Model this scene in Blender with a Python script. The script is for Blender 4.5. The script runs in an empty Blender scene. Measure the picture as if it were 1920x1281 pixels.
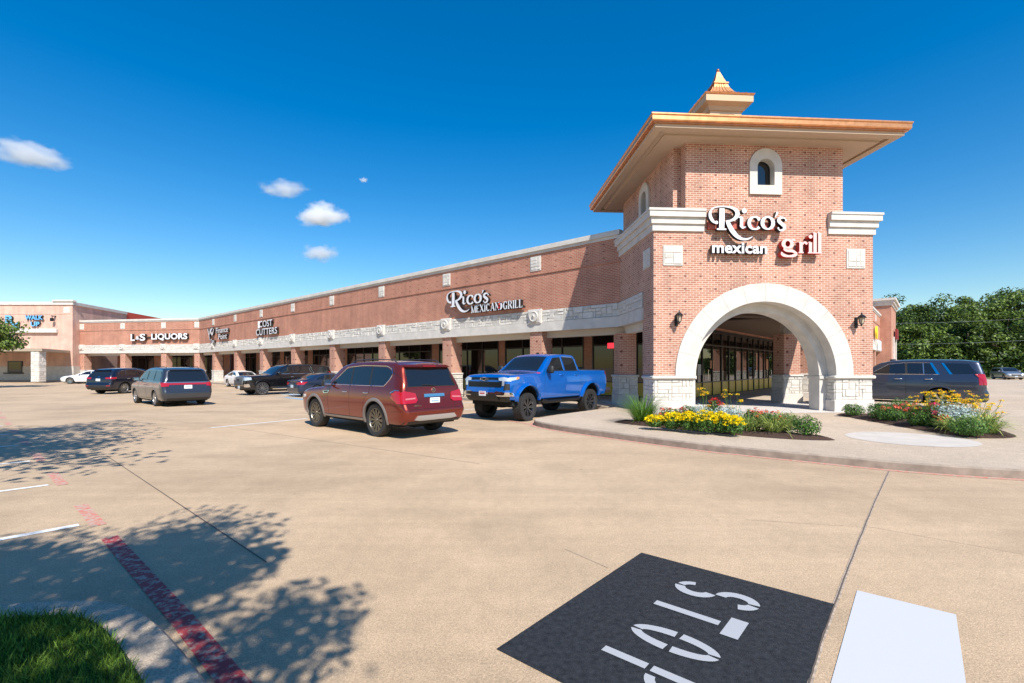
import bpy, bmesh, math, random
import numpy as np
from mathutils import Vector, Matrix
R = math.radians
random.seed(7); rng = np.random.default_rng(11)
scene = bpy.context.scene
COL = scene.collection

# ------------------------------------------------------------------ camera, sky, sun, exposure
cd = bpy.data.cameras.new('camera'); cam = bpy.data.objects.new('camera', cd); COL.objects.link(cam)
cam.location = (0, 0, 1.72); cam.rotation_euler = (R(90), 0, 0)
cd.sensor_width = 36; cd.lens = 36*900/1920; cd.shift_x = 0.0; cd.shift_y = (689-640.5)/1920
cd.clip_start = 0.05; cd.clip_end = 6000
scene.camera = cam
SUN_AZ, SUN_EL = R(20.0), R(46.7)          # azimuth: from straight behind the camera towards its right
world = bpy.data.worlds.new('World'); scene.world = world; world.use_nodes = True
wn = world.node_tree.nodes; wl = world.node_tree.links
bg = wn['Background']; sky = wn.new('ShaderNodeTexSky'); sky.sky_type = 'NISHITA'
sky.sun_disc = False; sky.sun_elevation = SUN_EL; sky.sun_rotation = R(160)
sky.air_density = 1.25; sky.dust_density = 0.35; sky.ozone_density = 3.5; sky.altitude = 60
hs = wn.new('ShaderNodeHueSaturation'); hs.inputs['Saturation'].default_value = 1.5; hs.inputs['Value'].default_value = 1.0; hs.inputs['Hue'].default_value = .503
wl.new(sky.outputs[0], hs.inputs['Color']); wl.new(hs.outputs[0], bg.inputs[0]); bg.inputs[1].default_value = 0.112
scene.cycles.volume_bounces = 6; scene.cycles.max_bounces = 10
sd = bpy.data.lights.new('sun', 'SUN'); sun = bpy.data.objects.new('sun', sd); COL.objects.link(sun)
sd.energy = 5.0; sd.angle = R(0.55); sd.color = (1.0, 0.955, 0.88)
sv = Vector((math.sin(SUN_AZ)*math.cos(SUN_EL), -math.cos(SUN_AZ)*math.cos(SUN_EL), math.sin(SUN_EL)))
sun.rotation_euler = sv.to_track_quat('Z', 'Y').to_euler(); sun.location = (0, -20, 40)
vs = scene.view_settings; vs.view_transform = 'Standard'; vs.look = 'None'; vs.exposure = 0.47; vs.gamma = 1

# ------------------------------------------------------------------ materials
MATS = {}
def mat(name, col=(.5,.5,.5), rough=.6, metal=0., spec=.5, coat=0., emit=None, estr=0., bump=0., bscale=60., var=0., vscale=3., rnd=0., alpha=1., stretch=None, dirt=None):
    if name in MATS: return MATS[name]
    m = bpy.data.materials.new(name); m.use_nodes = True; nt = m.node_tree; N = nt.nodes; Lk = nt.links
    b = N['Principled BSDF']
    b.inputs['Base Color'].default_value = (*col, 1); b.inputs['Roughness'].default_value = rough
    b.inputs['Metallic'].default_value = metal; b.inputs['Specular IOR Level'].default_value = spec
    b.inputs['Coat Weight'].default_value = coat; b.inputs['Coat Roughness'].default_value = .03
    if emit: b.inputs['Emission Color'].default_value = (*emit, 1); b.inputs['Emission Strength'].default_value = estr
    if var or rnd or dirt:
        tc = N.new('ShaderNodeTexCoord'); last = None
        if var:
            nz = N.new('ShaderNodeTexNoise'); nz.inputs['Scale'].default_value = vscale; nz.inputs['Detail'].default_value = 6
            if stretch:
                mp = N.new('ShaderNodeMapping'); mp.inputs['Scale'].default_value = stretch
                Lk.new(tc.outputs['Object'], mp.inputs[0]); Lk.new(mp.outputs[0], nz.inputs['Vector'])
            else: Lk.new(tc.outputs['Object'], nz.inputs['Vector'])
            mr = N.new('ShaderNodeMapRange'); mr.inputs[1].default_value = .3; mr.inputs[2].default_value = .7
            mr.inputs[3].default_value = 1-var; mr.inputs[4].default_value = 1+var; Lk.new(nz.outputs[0], mr.inputs[0]); last = mr.outputs[0]
        if rnd:
            g = N.new('ShaderNodeNewGeometry'); mr2 = N.new('ShaderNodeMapRange'); mr2.inputs[3].default_value = 1-rnd; mr2.inputs[4].default_value = 1+rnd
            Lk.new(g.outputs['Random Per Island'], mr2.inputs[0])
            if last:
                mu = N.new('ShaderNodeMath'); mu.operation = 'MULTIPLY'; Lk.new(last, mu.inputs[0]); Lk.new(mr2.outputs[0], mu.inputs[1]); last = mu.outputs[0]
            else: last = mr2.outputs[0]
        vm = N.new('ShaderNodeVectorMath'); vm.operation = 'SCALE'; vm.inputs[0].default_value = col; Lk.new(last, vm.inputs['Scale'])
        Lk.new(vm.outputs[0], b.inputs['Base Color'])
    if bump:
        tc = N.new('ShaderNodeTexCoord'); nz = N.new('ShaderNodeTexNoise'); nz.inputs['Scale'].default_value = bscale; nz.inputs['Detail'].default_value = 5
        Lk.new(tc.outputs['Object'], nz.inputs['Vector'])
        bp = N.new('ShaderNodeBump'); bp.inputs['Strength'].default_value = bump; bp.inputs['Distance'].default_value = .01
        Lk.new(nz.outputs[0], bp.inputs['Height']); Lk.new(bp.outputs[0], b.inputs['Normal'])
    MATS[name] = m; return m

def brick_mat(name, c1, c2, mortar, dots=True, dark=(.19,.075,.055), dsx=.543, dsz=.442):
    m = bpy.data.materials.new(name); m.use_nodes = True; nt = m.node_tree; N = nt.nodes; Lk = nt.links; b = N['Principled BSDF']
    uv = N.new('ShaderNodeUVMap'); br = N.new('ShaderNodeTexBrick')
    br.inputs['Scale'].default_value = 1; br.inputs['Brick Width'].default_value = .217; br.inputs['Row Height'].default_value = .07367
    br.inputs['Mortar Size'].default_value = .009; br.inputs['Mortar Smooth'].default_value = .15; br.inputs['Bias'].default_value = 0
    br.inputs['Color1'].default_value = (*c1, 1); br.inputs['Color2'].default_value = (*c2, 1); br.inputs['Mortar'].default_value = (*mortar, 1)
    Lk.new(uv.outputs[0], br.inputs['Vector'])
    nz = N.new('ShaderNodeTexNoise'); nz.inputs['Scale'].default_value = .8; nz.inputs['Detail'].default_value = 7; Lk.new(uv.outputs[0], nz.inputs['Vector'])
    mr = N.new('ShaderNodeMapRange'); mr.inputs[1].default_value = .3; mr.inputs[2].default_value = .7; mr.inputs[3].default_value = .86; mr.inputs[4].default_value = 1.12
    Lk.new(nz.outputs[0], mr.inputs[0])
    mp = N.new('ShaderNodeMapping'); mp.inputs['Scale'].default_value = (2.2, .16, 1); Lk.new(uv.outputs[0], mp.inputs[0]); ns = N.new('ShaderNodeTexNoise'); ns.inputs['Scale'].default_value = 1.0; ns.inputs['Detail'].default_value = 6; Lk.new(mp.outputs[0], ns.inputs['Vector'])
    ms = N.new('ShaderNodeMapRange'); ms.inputs[1].default_value = .35; ms.inputs[2].default_value = .7; ms.inputs[3].default_value = 1.05; ms.inputs[4].default_value = .86; Lk.new(ns.outputs[0], ms.inputs[0])
    mm = N.new('ShaderNodeMath'); mm.operation = 'MULTIPLY'; Lk.new(mr.outputs[0], mm.inputs[0]); Lk.new(ms.outputs[0], mm.inputs[1])
    vm = N.new('ShaderNodeVectorMath'); vm.operation = 'SCALE'; Lk.new(br.outputs['Color'], vm.inputs[0]); Lk.new(mm.outputs[0], vm.inputs['Scale'])
    out = vm.outputs[0]
    if dots:
        sp = N.new('ShaderNodeSeparateXYZ'); Lk.new(uv.outputs[0], sp.inputs[0])
        def fr(o, s, lim):
            a = N.new('ShaderNodeMath'); a.operation = 'DIVIDE'; a.inputs[1].default_value = s; Lk.new(o, a.inputs[0])
            f = N.new('ShaderNodeMath'); f.operation = 'FRACT'; Lk.new(a.outputs[0], f.inputs[0])
            l = N.new('ShaderNodeMath'); l.operation = 'LESS_THAN'; l.inputs[1].default_value = lim; Lk.new(f.outputs[0], l.inputs[0]); return l.outputs[0]
        a = fr(sp.outputs[0], dsx, .15); c = fr(sp.outputs[1], dsz, .15)
        mu = N.new('ShaderNodeMath'); mu.operation = 'MULTIPLY'; Lk.new(a, mu.inputs[0]); Lk.new(c, mu.inputs[1])
        mx = N.new('ShaderNodeMix'); mx.data_type = 'RGBA'; Lk.new(mu.outputs[0], mx.inputs[0]); Lk.new(out, mx.inputs[6]); mx.inputs[7].default_value = (*dark, 1)
        out = mx.outputs[2]
    Lk.new(out, b.inputs['Base Color']); b.inputs['Roughness'].default_value = .85; b.inputs['Specular IOR Level'].default_value = .25
    bp = N.new('ShaderNodeBump'); bp.inputs['Strength'].default_value = .5; bp.inputs['Distance'].default_value = .006; bp.invert = True
    Lk.new(br.outputs['Fac'], bp.inputs['Height']); Lk.new(bp.outputs[0], b.inputs['Normal'])
    MATS[name] = m; return m

BR_T = brick_mat('tower_brick', (.40,.165,.108), (.50,.245,.17), (.64,.54,.44))
BR_S = brick_mat('strip_brick', (.41,.145,.088), (.48,.195,.125), (.53,.40,.31), False)
BR_C = brick_mat('column_brick', (.40,.155,.10), (.48,.22,.15), (.60,.48,.38), True, (.17,.065,.05), .74, .589)
BR_U = brick_mat('frieze_brick', (.41,.145,.088), (.48,.195,.125), (.53,.40,.31), True, (.17,.065,.05), .868, .295)
BR_P = brick_mat('pale_brick', (.60,.34,.26), (.64,.39,.30), (.66,.50,.42), False)
LIME = mat('limestone', (.585,.55,.50), .85, spec=.2, var=.10, vscale=2.5, bump=.15, bscale=120)
LIME2 = mat('rough_limestone', (.60,.565,.51), .9, spec=.2, var=.10, vscale=9, bump=.6, bscale=45, rnd=.09)
MORT = mat('stone_mortar', (.40,.36,.31), .95)
PLINTH = mat('plinth_concrete', (.58,.53,.48), .9, var=.08, vscale=5)
STUC = mat('tan_stucco', (.60,.46,.32), .8, var=.03, bump=.1, bscale=90)
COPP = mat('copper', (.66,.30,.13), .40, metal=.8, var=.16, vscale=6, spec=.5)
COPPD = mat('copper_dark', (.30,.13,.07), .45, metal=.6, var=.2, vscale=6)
FRAME = mat('bronze_frame', (.025,.02,.017), .4)
GLASS = mat('dark_glass', (.010,.012,.014), .015, spec=.9)
GLASS2 = mat('storefront_glass', (.012,.010,.009), .01, spec=.7)
YEL = mat('mustard_panel', (.62,.40,.04), .35)
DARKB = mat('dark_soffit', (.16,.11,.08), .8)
WHITEP = mat('white_paint', (.78,.77,.75), .7, var=.05, vscale=20)
BLACKM = mat('black_metal', (.012,.012,.013), .35, metal=.3)
WHITEL = mat('white_letter_face', (.72,.72,.74), .35)
DARKL = mat('letter_return', (.02,.018,.018), .4)
REDL = mat('red_letter_return', (.42,.015,.02), .35)
PINKL = mat('pink_letter_face', (.88,.50,.46), .35)
BLUEL = mat('blue_letter_face', (.13,.42,.75), .35)
TYRE = mat('tyre_rubber', (.022,.021,.021), .75, bump=.3, bscale=200)
BLACKP = mat('black_plastic', (.018,.018,.018), .55)
CHROME = mat('chrome', (.75,.75,.76), .10, metal=1.)
SILV = mat('wheel_silver', (.45,.45,.46), .25, metal=.9)
BRONZ = mat('wheel_bronze', (.20,.18,.15), .3, metal=.85)
WELL = mat('wheel_well', (.006,.006,.006), .9)
TAIL = mat('tail_lamp', (.36,.006,.012), .12, coat=1.)
TAILP = mat('tail_lamp_clear', (.50,.16,.16), .12, coat=1.)
HEAD = mat('head_lamp', (.62,.64,.66), .1, metal=.4, coat=1.)
AMB = mat('amber_lamp', (.8,.28,.03), .15, coat=1.)
PLATE = mat('number_plate', (.75,.76,.78), .4)
PLATEB = mat('plate_blue', (.25,.40,.58), .4)
def paint(name, col, metal=.35, rough=.32): return mat(name, col, rough, metal=metal, coat=1., spec=.5)

# ------------------------------------------------------------------ mesh builder
class MB:
    def __init__(s): s.v = []; s.f = []; s.m = []; s.uv = []
    def face(s, pts, mi=0, uv=None):
        i = len(s.v); s.v += [tuple(p) for p in pts]; s.f.append(tuple(range(i, i+len(pts)))); s.m.append(mi)
        if uv is None:
            a = Vector(pts[0]); n = Vector((0,0,0))
            for k in range(len(pts)):
                p, q = Vector(pts[k]), Vector(pts[(k+1) % len(pts)]); n += p.cross(q)
            if n.length > 1e-12: n.normalize()
            if abs(n.z) > .75: uv = [(p[0], p[1]) for p in pts]
            else:
                t = Vector((-n.y, n.x, 0)).normalized(); uv = [(p[0]*t.x+p[1]*t.y, p[2]) for p in pts]
        s.uv.append(uv)
    def box(s, x0, x1, y0, y1, z0, z1, mi=0, M=None, skip=''):
        P = [Vector((x, y, z)) for z in (z0, z1) for y in (y0, y1) for x in (x0, x1)]
        if M: P = [M @ p for p in P]
        for k, q in (('b',(0,2,3,1)),('t',(4,5,7,6)),('f',(0,1,5,4)),('k',(2,6,7,3)),('l',(0,4,6,2)),('r',(1,3,7,5))):
            if k not in skip: s.face([P[i] for i in q], mi)
    def bbox(s, x0, x1, y0, y1, z0, z1, c=.02, mi=0, M=None):   # chamfered box
        sx, sy, sz = (x1-x0)/2, (y1-y0)/2, (z1-z0)/2; cx, cy, cz = (x0+x1)/2, (y0+y1)/2, (z0+z1)/2
        c = min(c, sx*.9, sy*.9, sz*.9)
        def P(a, b, d): 
            p = Vector((cx+a, cy+b, cz+d)); return M @ p if M else p
        for sg in (-1, 1):
            s.face([P(*p) for p in [(sg*sx, -(sy-c)*sg, -(sz-c)), (sg*sx, (sy-c)*sg, -(sz-c)), (sg*sx, (sy-c)*sg, sz-c), (sg*sx, -(sy-c)*sg, sz-c)]], mi)
            s.face([P(*p) for p in [((sx-c)*sg, sg*sy, -(sz-c)), (-(sx-c)*sg, sg*sy, -(sz-c)), (-(sx-c)*sg, sg*sy, sz-c), ((sx-c)*sg, sg*sy, sz-c)]], mi)
            s.face([P(*p) for p in [(-(sx-c), -(sy-c)*sg, sg*sz), ((sx-c), -(sy-c)*sg, sg*sz), ((sx-c), (sy-c)*sg, sg*sz), (-(sx-c), (sy-c)*sg, sg*sz)]], mi)
        for a in (-1, 1):
            for b in (-1, 1):
                def o(pts):
                    if a*b < 0: pts = pts[::-1]
                    s.face([P(*p) for p in pts], mi)
                o([(a*sx, b*(sy-c), -(sz-c)), (a*(sx-c), b*sy, -(sz-c)), (a*(sx-c), b*sy, sz-c), (a*sx, b*(sy-c), sz-c)])
                o([(-(sx-c), a*sy, b*(sz-c)), (-(sx-c), a*(sy-c), b*sz), ((sx-c), a*(sy-c), b*sz), ((sx-c), a*sy, b*(sz-c))])
                o([(a*(sx-c), -(sy-c), b*sz), (a*sx, -(sy-c), b*(sz-c)), (a*sx, sy-c, b*(sz-c)), (a*(sx-c), sy-c, b*sz)][::-1])
                for d in (-1, 1):
                    q = [(a*sx, b*(sy-c), d*(sz-c)), (a*(sx-c), b*sy, d*(sz-c)), (a*(sx-c), b*(sy-c), d*sz)]
                    if a*b*d < 0: q = q[::-1]
                    s.face([P(*p) for p in q], mi)
    def prism(s, poly, z0, z1, mi=0, M=None, cap=True, side_mi=None):       # poly ccw in xy
        n = len(poly); f = (lambda p: M @ Vector(p)) if M else (lambda p: p)
        smi = mi if side_mi is None else side_mi
        for i in range(n):
            a, b = poly[i], poly[(i+1) % n]
            s.face([f((a[0], a[1], z0)), f((b[0], b[1], z0)), f((b[0], b[1], z1)), f((a[0], a[1], z1))], smi)
        if cap:
            s.face([f((p[0], p[1], z1)) for p in poly], mi); s.face([f((p[0], p[1], z0)) for p in poly[::-1]], mi)
    def tube(s, pts, r, n=8, mi=0, caps=True):
        pts = [Vector(p) for p in pts]; rs = r if isinstance(r, (list, tuple)) else [r]*len(pts); rings = []
        for i, p in enumerate(pts):
            d = (pts[min(i+1, len(pts)-1)]-pts[max(i-1, 0)]).normalized()
            u = d.cross(Vector((0,0,1)) if abs(d.z) < .9 else Vector((1,0,0))).normalized(); w = d.cross(u)
            rings.append([p+(u*math.cos(2*math.pi*k/n)+w*math.sin(2*math.pi*k/n))*rs[i] for k in range(n)])
        for i in range(len(pts)-1):
            for k in range(n):
                j = (k+1) % n; s.face([rings[i][j], rings[i][k], rings[i+1][k], rings[i+1][j]], mi)
        if caps: s.face(rings[0], mi); s.face(rings[-1][::-1], mi)
    def lathe(s, prof, n=24, mi=0, M=None, mis=None):      # prof [(r,z)] about z
        for i in range(len(prof)-1):
            (r0, z0), (r1, z1) = prof[i], prof[i+1]
            for k in range(n):
                a, b = 2*math.pi*k/n, 2*math.pi*(k+1)/n
                P = [Vector((r0*math.cos(a), r0*math.sin(a), z0)), Vector((r0*math.cos(b), r0*math.sin(b), z0)), Vector((r1*math.cos(b), r1*math.sin(b), z1)), Vector((r1*math.cos(a), r1*math.sin(a), z1))]
                if r0 < 1e-6: P = [P[0], P[2], P[3]]
                elif r1 < 1e-6: P = [P[0], P[1], P[2]]
                if M: P = [M @ p for p in P]
                s.face(P, mis[i] if mis else mi)
    def build(s, name, mats, parent=None, smooth=None, weld=False):
        me = bpy.data.meshes.new(name); me.from_pydata(s.v, [], s.f)
        if not isinstance(mats, (list, tuple)): mats = [mats]
        for m in mats: me.materials.append(m)
        me.polygons.foreach_set('material_index', s.m)
        ul = me.uv_layers.new(name='UVMap'); ul.data.foreach_set('uv', np.array([c for u in s.uv for p in u for c in p], dtype=np.float32))
        if weld or smooth:
            bm = bmesh.new(); bm.from_mesh(me); bmesh.ops.remove_doubles(bm, verts=bm.verts, dist=1e-4); bm.to_mesh(me); bm.free()
        if smooth:
            me.polygons.foreach_set('use_smooth', [True]*len(me.polygons))
            me.set_sharp_from_angle(angle=R(smooth))
        me.validate(); me.update()
        o = bpy.data.objects.new(name, me); COL.objects.link(o)
        if parent: o.parent = parent
        return o
def tag(o, label=None, cat=None, group=None, kind=None):
    if label: o['label'] = label
    if cat: o['category'] = cat
    if group: o['group'] = group
    if kind: o['kind'] = kind
    return o
def thing(name, loc, rz, label, cat, group=None):
    o = bpy.data.objects.new(name, None); COL.objects.link(o); o.location = loc; o.rotation_euler = (0, 0, rz); o.empty_display_size = .2
    return tag(o, label, cat, group)
def link_copy(o, parent):
    c = o.copy(); COL.objects.link(c); c.parent = parent
    for k in [x for x in bpy.data.objects if x.parent == o]: link_copy(k, c)
    return c
def copy_tree(o, loc, rz, label):
    c = link_copy(o, None); c.location = loc; c.rotation_euler = (0, 0, rz); c['label'] = label; return c

# ------------------------------------------------------------------ site axes
A = R(3.8); P0 = Vector((4.897, 16.6, 0)); TA = Vector((math.cos(A), math.sin(A), 0)); TB = Vector((-math.sin(A), math.cos(A), 0))
def W(t, s, z=0): return P0+TA*t+TB*s+Vector((0,0,z))
J = W(0, 3.95); J2 = W(8, 3.95)
AN_L = R(3.8-45); AN_R = R(3.8+45)
U1 = Vector((math.cos(AN_L), math.sin(AN_L), 0)); U2 = Vector((math.cos(AN_R), math.sin(AN_R), 0))   # along / into the left strip
def S(u, v=0, z=0): return J-U1*u+U2*v+Vector((0,0,z))        # u metres along the left strip, v metres inward
BEND = S(55.67); AN_Q = R(-10.3)
Q1 = Vector((math.cos(AN_Q), math.sin(AN_Q), 0)); Q2 = Vector((-math.sin(AN_Q), math.cos(AN_Q), 0))
SW = .15
exec_parts = []
def gp(x, y, z=0.0):       # a point of the survey: where the sight line through this spot of the photo meets the level z
    Y = 900*(1.72-z)/(y-689); return Vector(((x-960)/900*Y, Y, z))

# ------------------------------------------------------------------ ground
def ground_material(name, base, tracks=True):
    m = bpy.data.materials.new(name); m.use_nodes = True; nt = m.node_tree; N = nt.nodes; Lk = nt.links; b = N['Principled BSDF']
    tc = N.new('ShaderNodeTexCoord')
    def noise(scale, detail, lo, hi, st=None, f0=.3, f1=.7, rot=None):
        nz = N.new('ShaderNodeTexNoise'); nz.inputs['Scale'].default_value = scale; nz.inputs['Detail'].default_value = detail; nz.inputs['Roughness'].default_value = .6
        if st:
            mp = N.new('ShaderNodeMapping'); mp.inputs['Scale'].default_value = st; mp.inputs['Rotation'].default_value = (0, 0, rot or 0)
            Lk.new(tc.outputs['Object'], mp.inputs[0]); Lk.new(mp.outputs[0], nz.inputs['Vector'])
        else: Lk.new(tc.outputs['Object'], nz.inputs['Vector'])
        r = N.new('ShaderNodeMapRange'); r.inputs[1].default_value = f0; r.inputs[2].default_value = f1; r.inputs[3].default_value = lo; r.inputs[4].default_value = hi
        Lk.new(nz.outputs[0], r.inputs[0]); return r.outputs[0]
    fs = [noise(.20, 6, .86, 1.10), noise(1.1, 7, .91, 1.06), noise(9, 6, .92, 1.06), noise(55, 5, .76, 1.15), noise(150, 3, .58, 1.30)]
    if tracks: fs.append(noise(.8, 5, .92, 1.04, (.07, 1, 1), rot=-AN_L)); fs.append(noise(3.2, 4, .93, 1.04, (.02, 1, 1), rot=-AN_L+.10)); fs.append(noise(.35, 3, .88, 1.0, None, .62, .50))
    last = fs[0]
    for f in fs[1:]:
        mu = N.new('ShaderNodeMath'); mu.operation = 'MULTIPLY'; Lk.new(last, mu.inputs[0]); Lk.new(f, mu.inputs[1]); last = mu.outputs[0]
    # scattered small dark spots of oil and gum
    vo = N.new('ShaderNodeTexVoronoi'); vo.inputs['Scale'].default_value = 1.15; Lk.new(tc.outputs['Object'], vo.inputs['Vector'])
    lt = N.new('ShaderNodeMapRange'); lt.inputs[1].default_value = .012; lt.inputs[2].default_value = .03; lt.inputs[3].default_value = .45; lt.inputs[4].default_value = 1
    Lk.new(vo.outputs['Distance'], lt.inputs[0]); mu = N.new('ShaderNodeMath'); mu.operation = 'MULTIPLY'; Lk.new(last, mu.inputs[0]); Lk.new(lt.outputs[0], mu.inputs[1]); last = mu.outputs[0]
    # warm / cool drift
    nz = N.new('ShaderNodeTexNoise'); nz.inputs['Scale'].default_value = .11; nz.inputs['Detail'].default_value = 3; Lk.new(tc.outputs['Object'], nz.inputs['Vector'])
    mx = N.new('ShaderNodeMix'); mx.data_type = 'RGBA'; Lk.new(nz.outputs[0], mx.inputs[0]); mx.inputs[6].default_value = (base[0]*1.04, base[1]*.99, base[2]*.93, 1); mx.inputs[7].default_value = (base[0]*.97, base[1]*1.0, base[2]*1.07, 1)
    vm = N.new('ShaderNodeVectorMath'); vm.operation = 'SCALE'; Lk.new(mx.outputs[2], vm.inputs[0]); Lk.new(last, vm.inputs['Scale']); Lk.new(vm.outputs[0], b.inputs['Base Color'])
    b.inputs['Roughness'].default_value = .82; b.inputs['Specular IOR Level'].default_value = .3
    n2 = N.new('ShaderNodeTexNoise'); n2.inputs['Scale'].default_value = 70; n2.inputs['Detail'].default_value = 6; Lk.new(tc.outputs['Object'], n2.inputs['Vector'])
    bp = N.new('ShaderNodeBump'); bp.inputs['Strength'].default_value = .35; bp.inputs['Distance'].default_value = .012; Lk.new(n2.outputs[0], bp.inputs['Height']); Lk.new(bp.outputs[0], b.inputs['Normal'])
    return m
CONC = ground_material('lot_concrete', (.56,.412,.268))
WALK = ground_material('walk_concrete', (.535,.432,.322), False)
KERBM = mat('kerb_concrete', (.30,.24,.19), .9, var=.22, vscale=6, bump=.5, bscale=70)
MULCH = mat('bark_mulch', (.055,.028,.018), .95, var=.5, vscale=45, bump=1., bscale=90)
GRASSD = mat('grass_ground', (.035,.06,.015), .95, var=.4, vscale=12)
LINEW = mat('line_paint', (.72,.72,.70), .7, var=.10, vscale=30)
LINEB = mat('blue_line_paint', (.16,.40,.62), .7, var=.15, vscale=14)
def worn(name, col, lo=.35):
    m = bpy.data.materials.new(name); m.use_nodes = True; nt = m.node_tree; N = nt.nodes; Lk = nt.links; b = N['Principled BSDF']
    tc = N.new('ShaderNodeTexCoord'); nz = N.new('ShaderNodeTexNoise'); nz.inputs['Scale'].default_value = 16; nz.inputs['Detail'].default_value = 8; nz.inputs['Roughness'].default_value = .7
    Lk.new(tc.outputs['Object'], nz.inputs['Vector']); r = N.new('ShaderNodeMapRange'); r.inputs[1].default_value = lo; r.inputs[2].default_value = lo+.14
    Lk.new(nz.outputs[0], r.inputs[0]); mx = N.new('ShaderNodeMix'); mx.data_type = 'RGBA'; Lk.new(r.outputs[0], mx.inputs[0])
    mx.inputs[6].default_value = (.46,.35,.27,1); mx.inputs[7].default_value = (*col,1); Lk.new(mx.outputs[2], b.inputs['Base Color']); b.inputs['Roughness'].default_value = .75
    MATS[name] = m; return m
REDP = worn('red_line_paint', (.40,.045,.05), .38); REDF = worn('faded_red_paint', (.55,.16,.11), .44)
WHITEB = worn('white_bar_paint', (.50,.50,.51), .14)
BLACKPAD = mat('black_pad_paint', (.022,.024,.027), .6, var=.40, vscale=26, bump=.5, bscale=140, spec=.3)
STOPW = worn('stencil_paint', (.36,.37,.39), .26)
for_b = None
g = MB(); g.face([(-900,-300,0), (900,-300,0), (900,1500,0), (-900,1500,0)])
tag(g.build('ground', CONC), kind='structure')

def inset(poly, d):
    n = len(poly); out = []
    for i in range(n):
        p0, p1, p2 = (Vector(poly[(i-1) % n][:2]), Vector(poly[i][:2]), Vector(poly[(i+1) % n][:2]))
        e1 = (p1-p0).normalized(); e2 = (p2-p1).normalized(); n1 = Vector((-e1.y, e1.x)); n2 = Vector((-e2.y, e2.x))
        b = (n1+n2); b = b.normalized() if b.length > 1e-6 else n1; out.append(p1+b*(d/max(.35, b.dot(n1))))
    return [(p.x, p.y) for p in out]
def smooth_path(pts, it=2, closed=False):
    pts = [Vector(p[:2]) for p in pts]
    for _ in range(it):
        q = [] if closed else [pts[0]]
        for i in range(len(pts) if closed else len(pts)-1):
            a, b = pts[i], pts[(i+1) % len(pts)]; q += [a*.75+b*.25, a*.25+b*.75]
        if not closed: q.append(pts[-1])
        pts = q
    return [(p.x, p.y) for p in pts]
def ribbon(name, pts, w, z, m, cat_kind='structure'):
    b = MB(); P = [Vector((p[0], p[1])) for p in pts]
    L = []
    for i, p in enumerate(P):
        d = (P[min(i+1, len(P)-1)]-P[max(0, i-1)]).normalized(); nn = Vector((-d.y, d.x)); L.append((p+nn*w/2, p-nn*w/2))
    for (a, c), (e, f) in zip(L, L[1:]): b.face([(c.x,c.y,z), (f.x,f.y,z), (e.x,e.y,z), (a.x,a.y,z)])
    o = b.build(name, m); tag(o, kind=cat_kind); return o
def slab(name, poly, z0, z1, mats, ch=.025):
    b = MB(); ins = inset(poly, ch); n = len(poly)
    for i in range(n):
        a, c = poly[i], poly[(i+1) % n]; ai, ci = ins[i], ins[(i+1) % n]
        b.face([(a[0],a[1],z0), (c[0],c[1],z0), (c[0],c[1],z1-ch), (a[0],a[1],z1-ch)], 1)
        b.face([(a[0],a[1],z1-ch), (c[0],c[1],z1-ch), (ci[0],ci[1],z1), (ai[0],ai[1],z1)], 1)
    b.face([(p[0], p[1], z1) for p in ins], 0)
    o = b.build(name, mats); tag(o, kind='structure'); return o
kerb_pts = [(62,5.0), (30,5.6), (13,6.35), (9.5,6.9), (7.86,7.37), (6.67,7.85), (5.7,8.55), (4.7,9.3), (3.74,10.1), (2.46,11.6), (1.35,12.9), (.80,13.8)]
nose = [(.62,14.35), (.75,14.9), (1.15,15.5), (2.05,16.65)]
front = smooth_path(kerb_pts+nose, 2)
c1 = S(-.58, -1.4); e1 = S(54.6, -1.4)
q1 = BEND-Q1*17.4-Q2*1.4; CP = BEND-Q1*17.3+Vector((.182,-.983,0))*1.3     # pharmacy corner
ph = [q1, CP+Vector((.3,-.6,0)), Vector((CP.x-.5, CP.y-3.0, 0)), Vector((-120, CP.y-3.0, 0))]
plaza = front+[(c1.x, c1.y), (e1.x, e1.y)]+[(p.x, p.y) for p in ph]+[(-120,120), (62,120)]
# orientation: front runs right-to-left, then back; make it counter-clockwise
def area(p): return sum(p[i][0]*p[(i+1)%len(p)][1]-p[(i+1)%len(p)][0]*p[i][1] for i in range(len(p)))/2
if area(plaza) < 0: plaza = plaza[::-1]
slab('sidewalk', plaza, 0, SW, [WALK, KERBM], .03)
fr2 = [Vector(p) for p in front]
def offset_path(pts, d):
    out = []
    for i, p in enumerate(pts):
        p = Vector(p[:2]); e = (Vector(pts[min(i+1, len(pts)-1)][:2])-Vector(pts[max(0,i-1)][:2])).normalized(); out.append((p.x-e.y*d, p.y+e.x*d))
    return out
ribbon('fire_lane_line', offset_path(front[:-3], .08), .13, .004, REDF)
# red stripe round the truck's nose, over the stall mouths
arc = smooth_path([gp(1006,798)[:2], gp(960,790)[:2], gp(900,781)[:2], gp(860,775)[:2], gp(800,768)[:2]], 2)
ribbon('fire_lane_line', arc, .14, .005, REDF)
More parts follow.
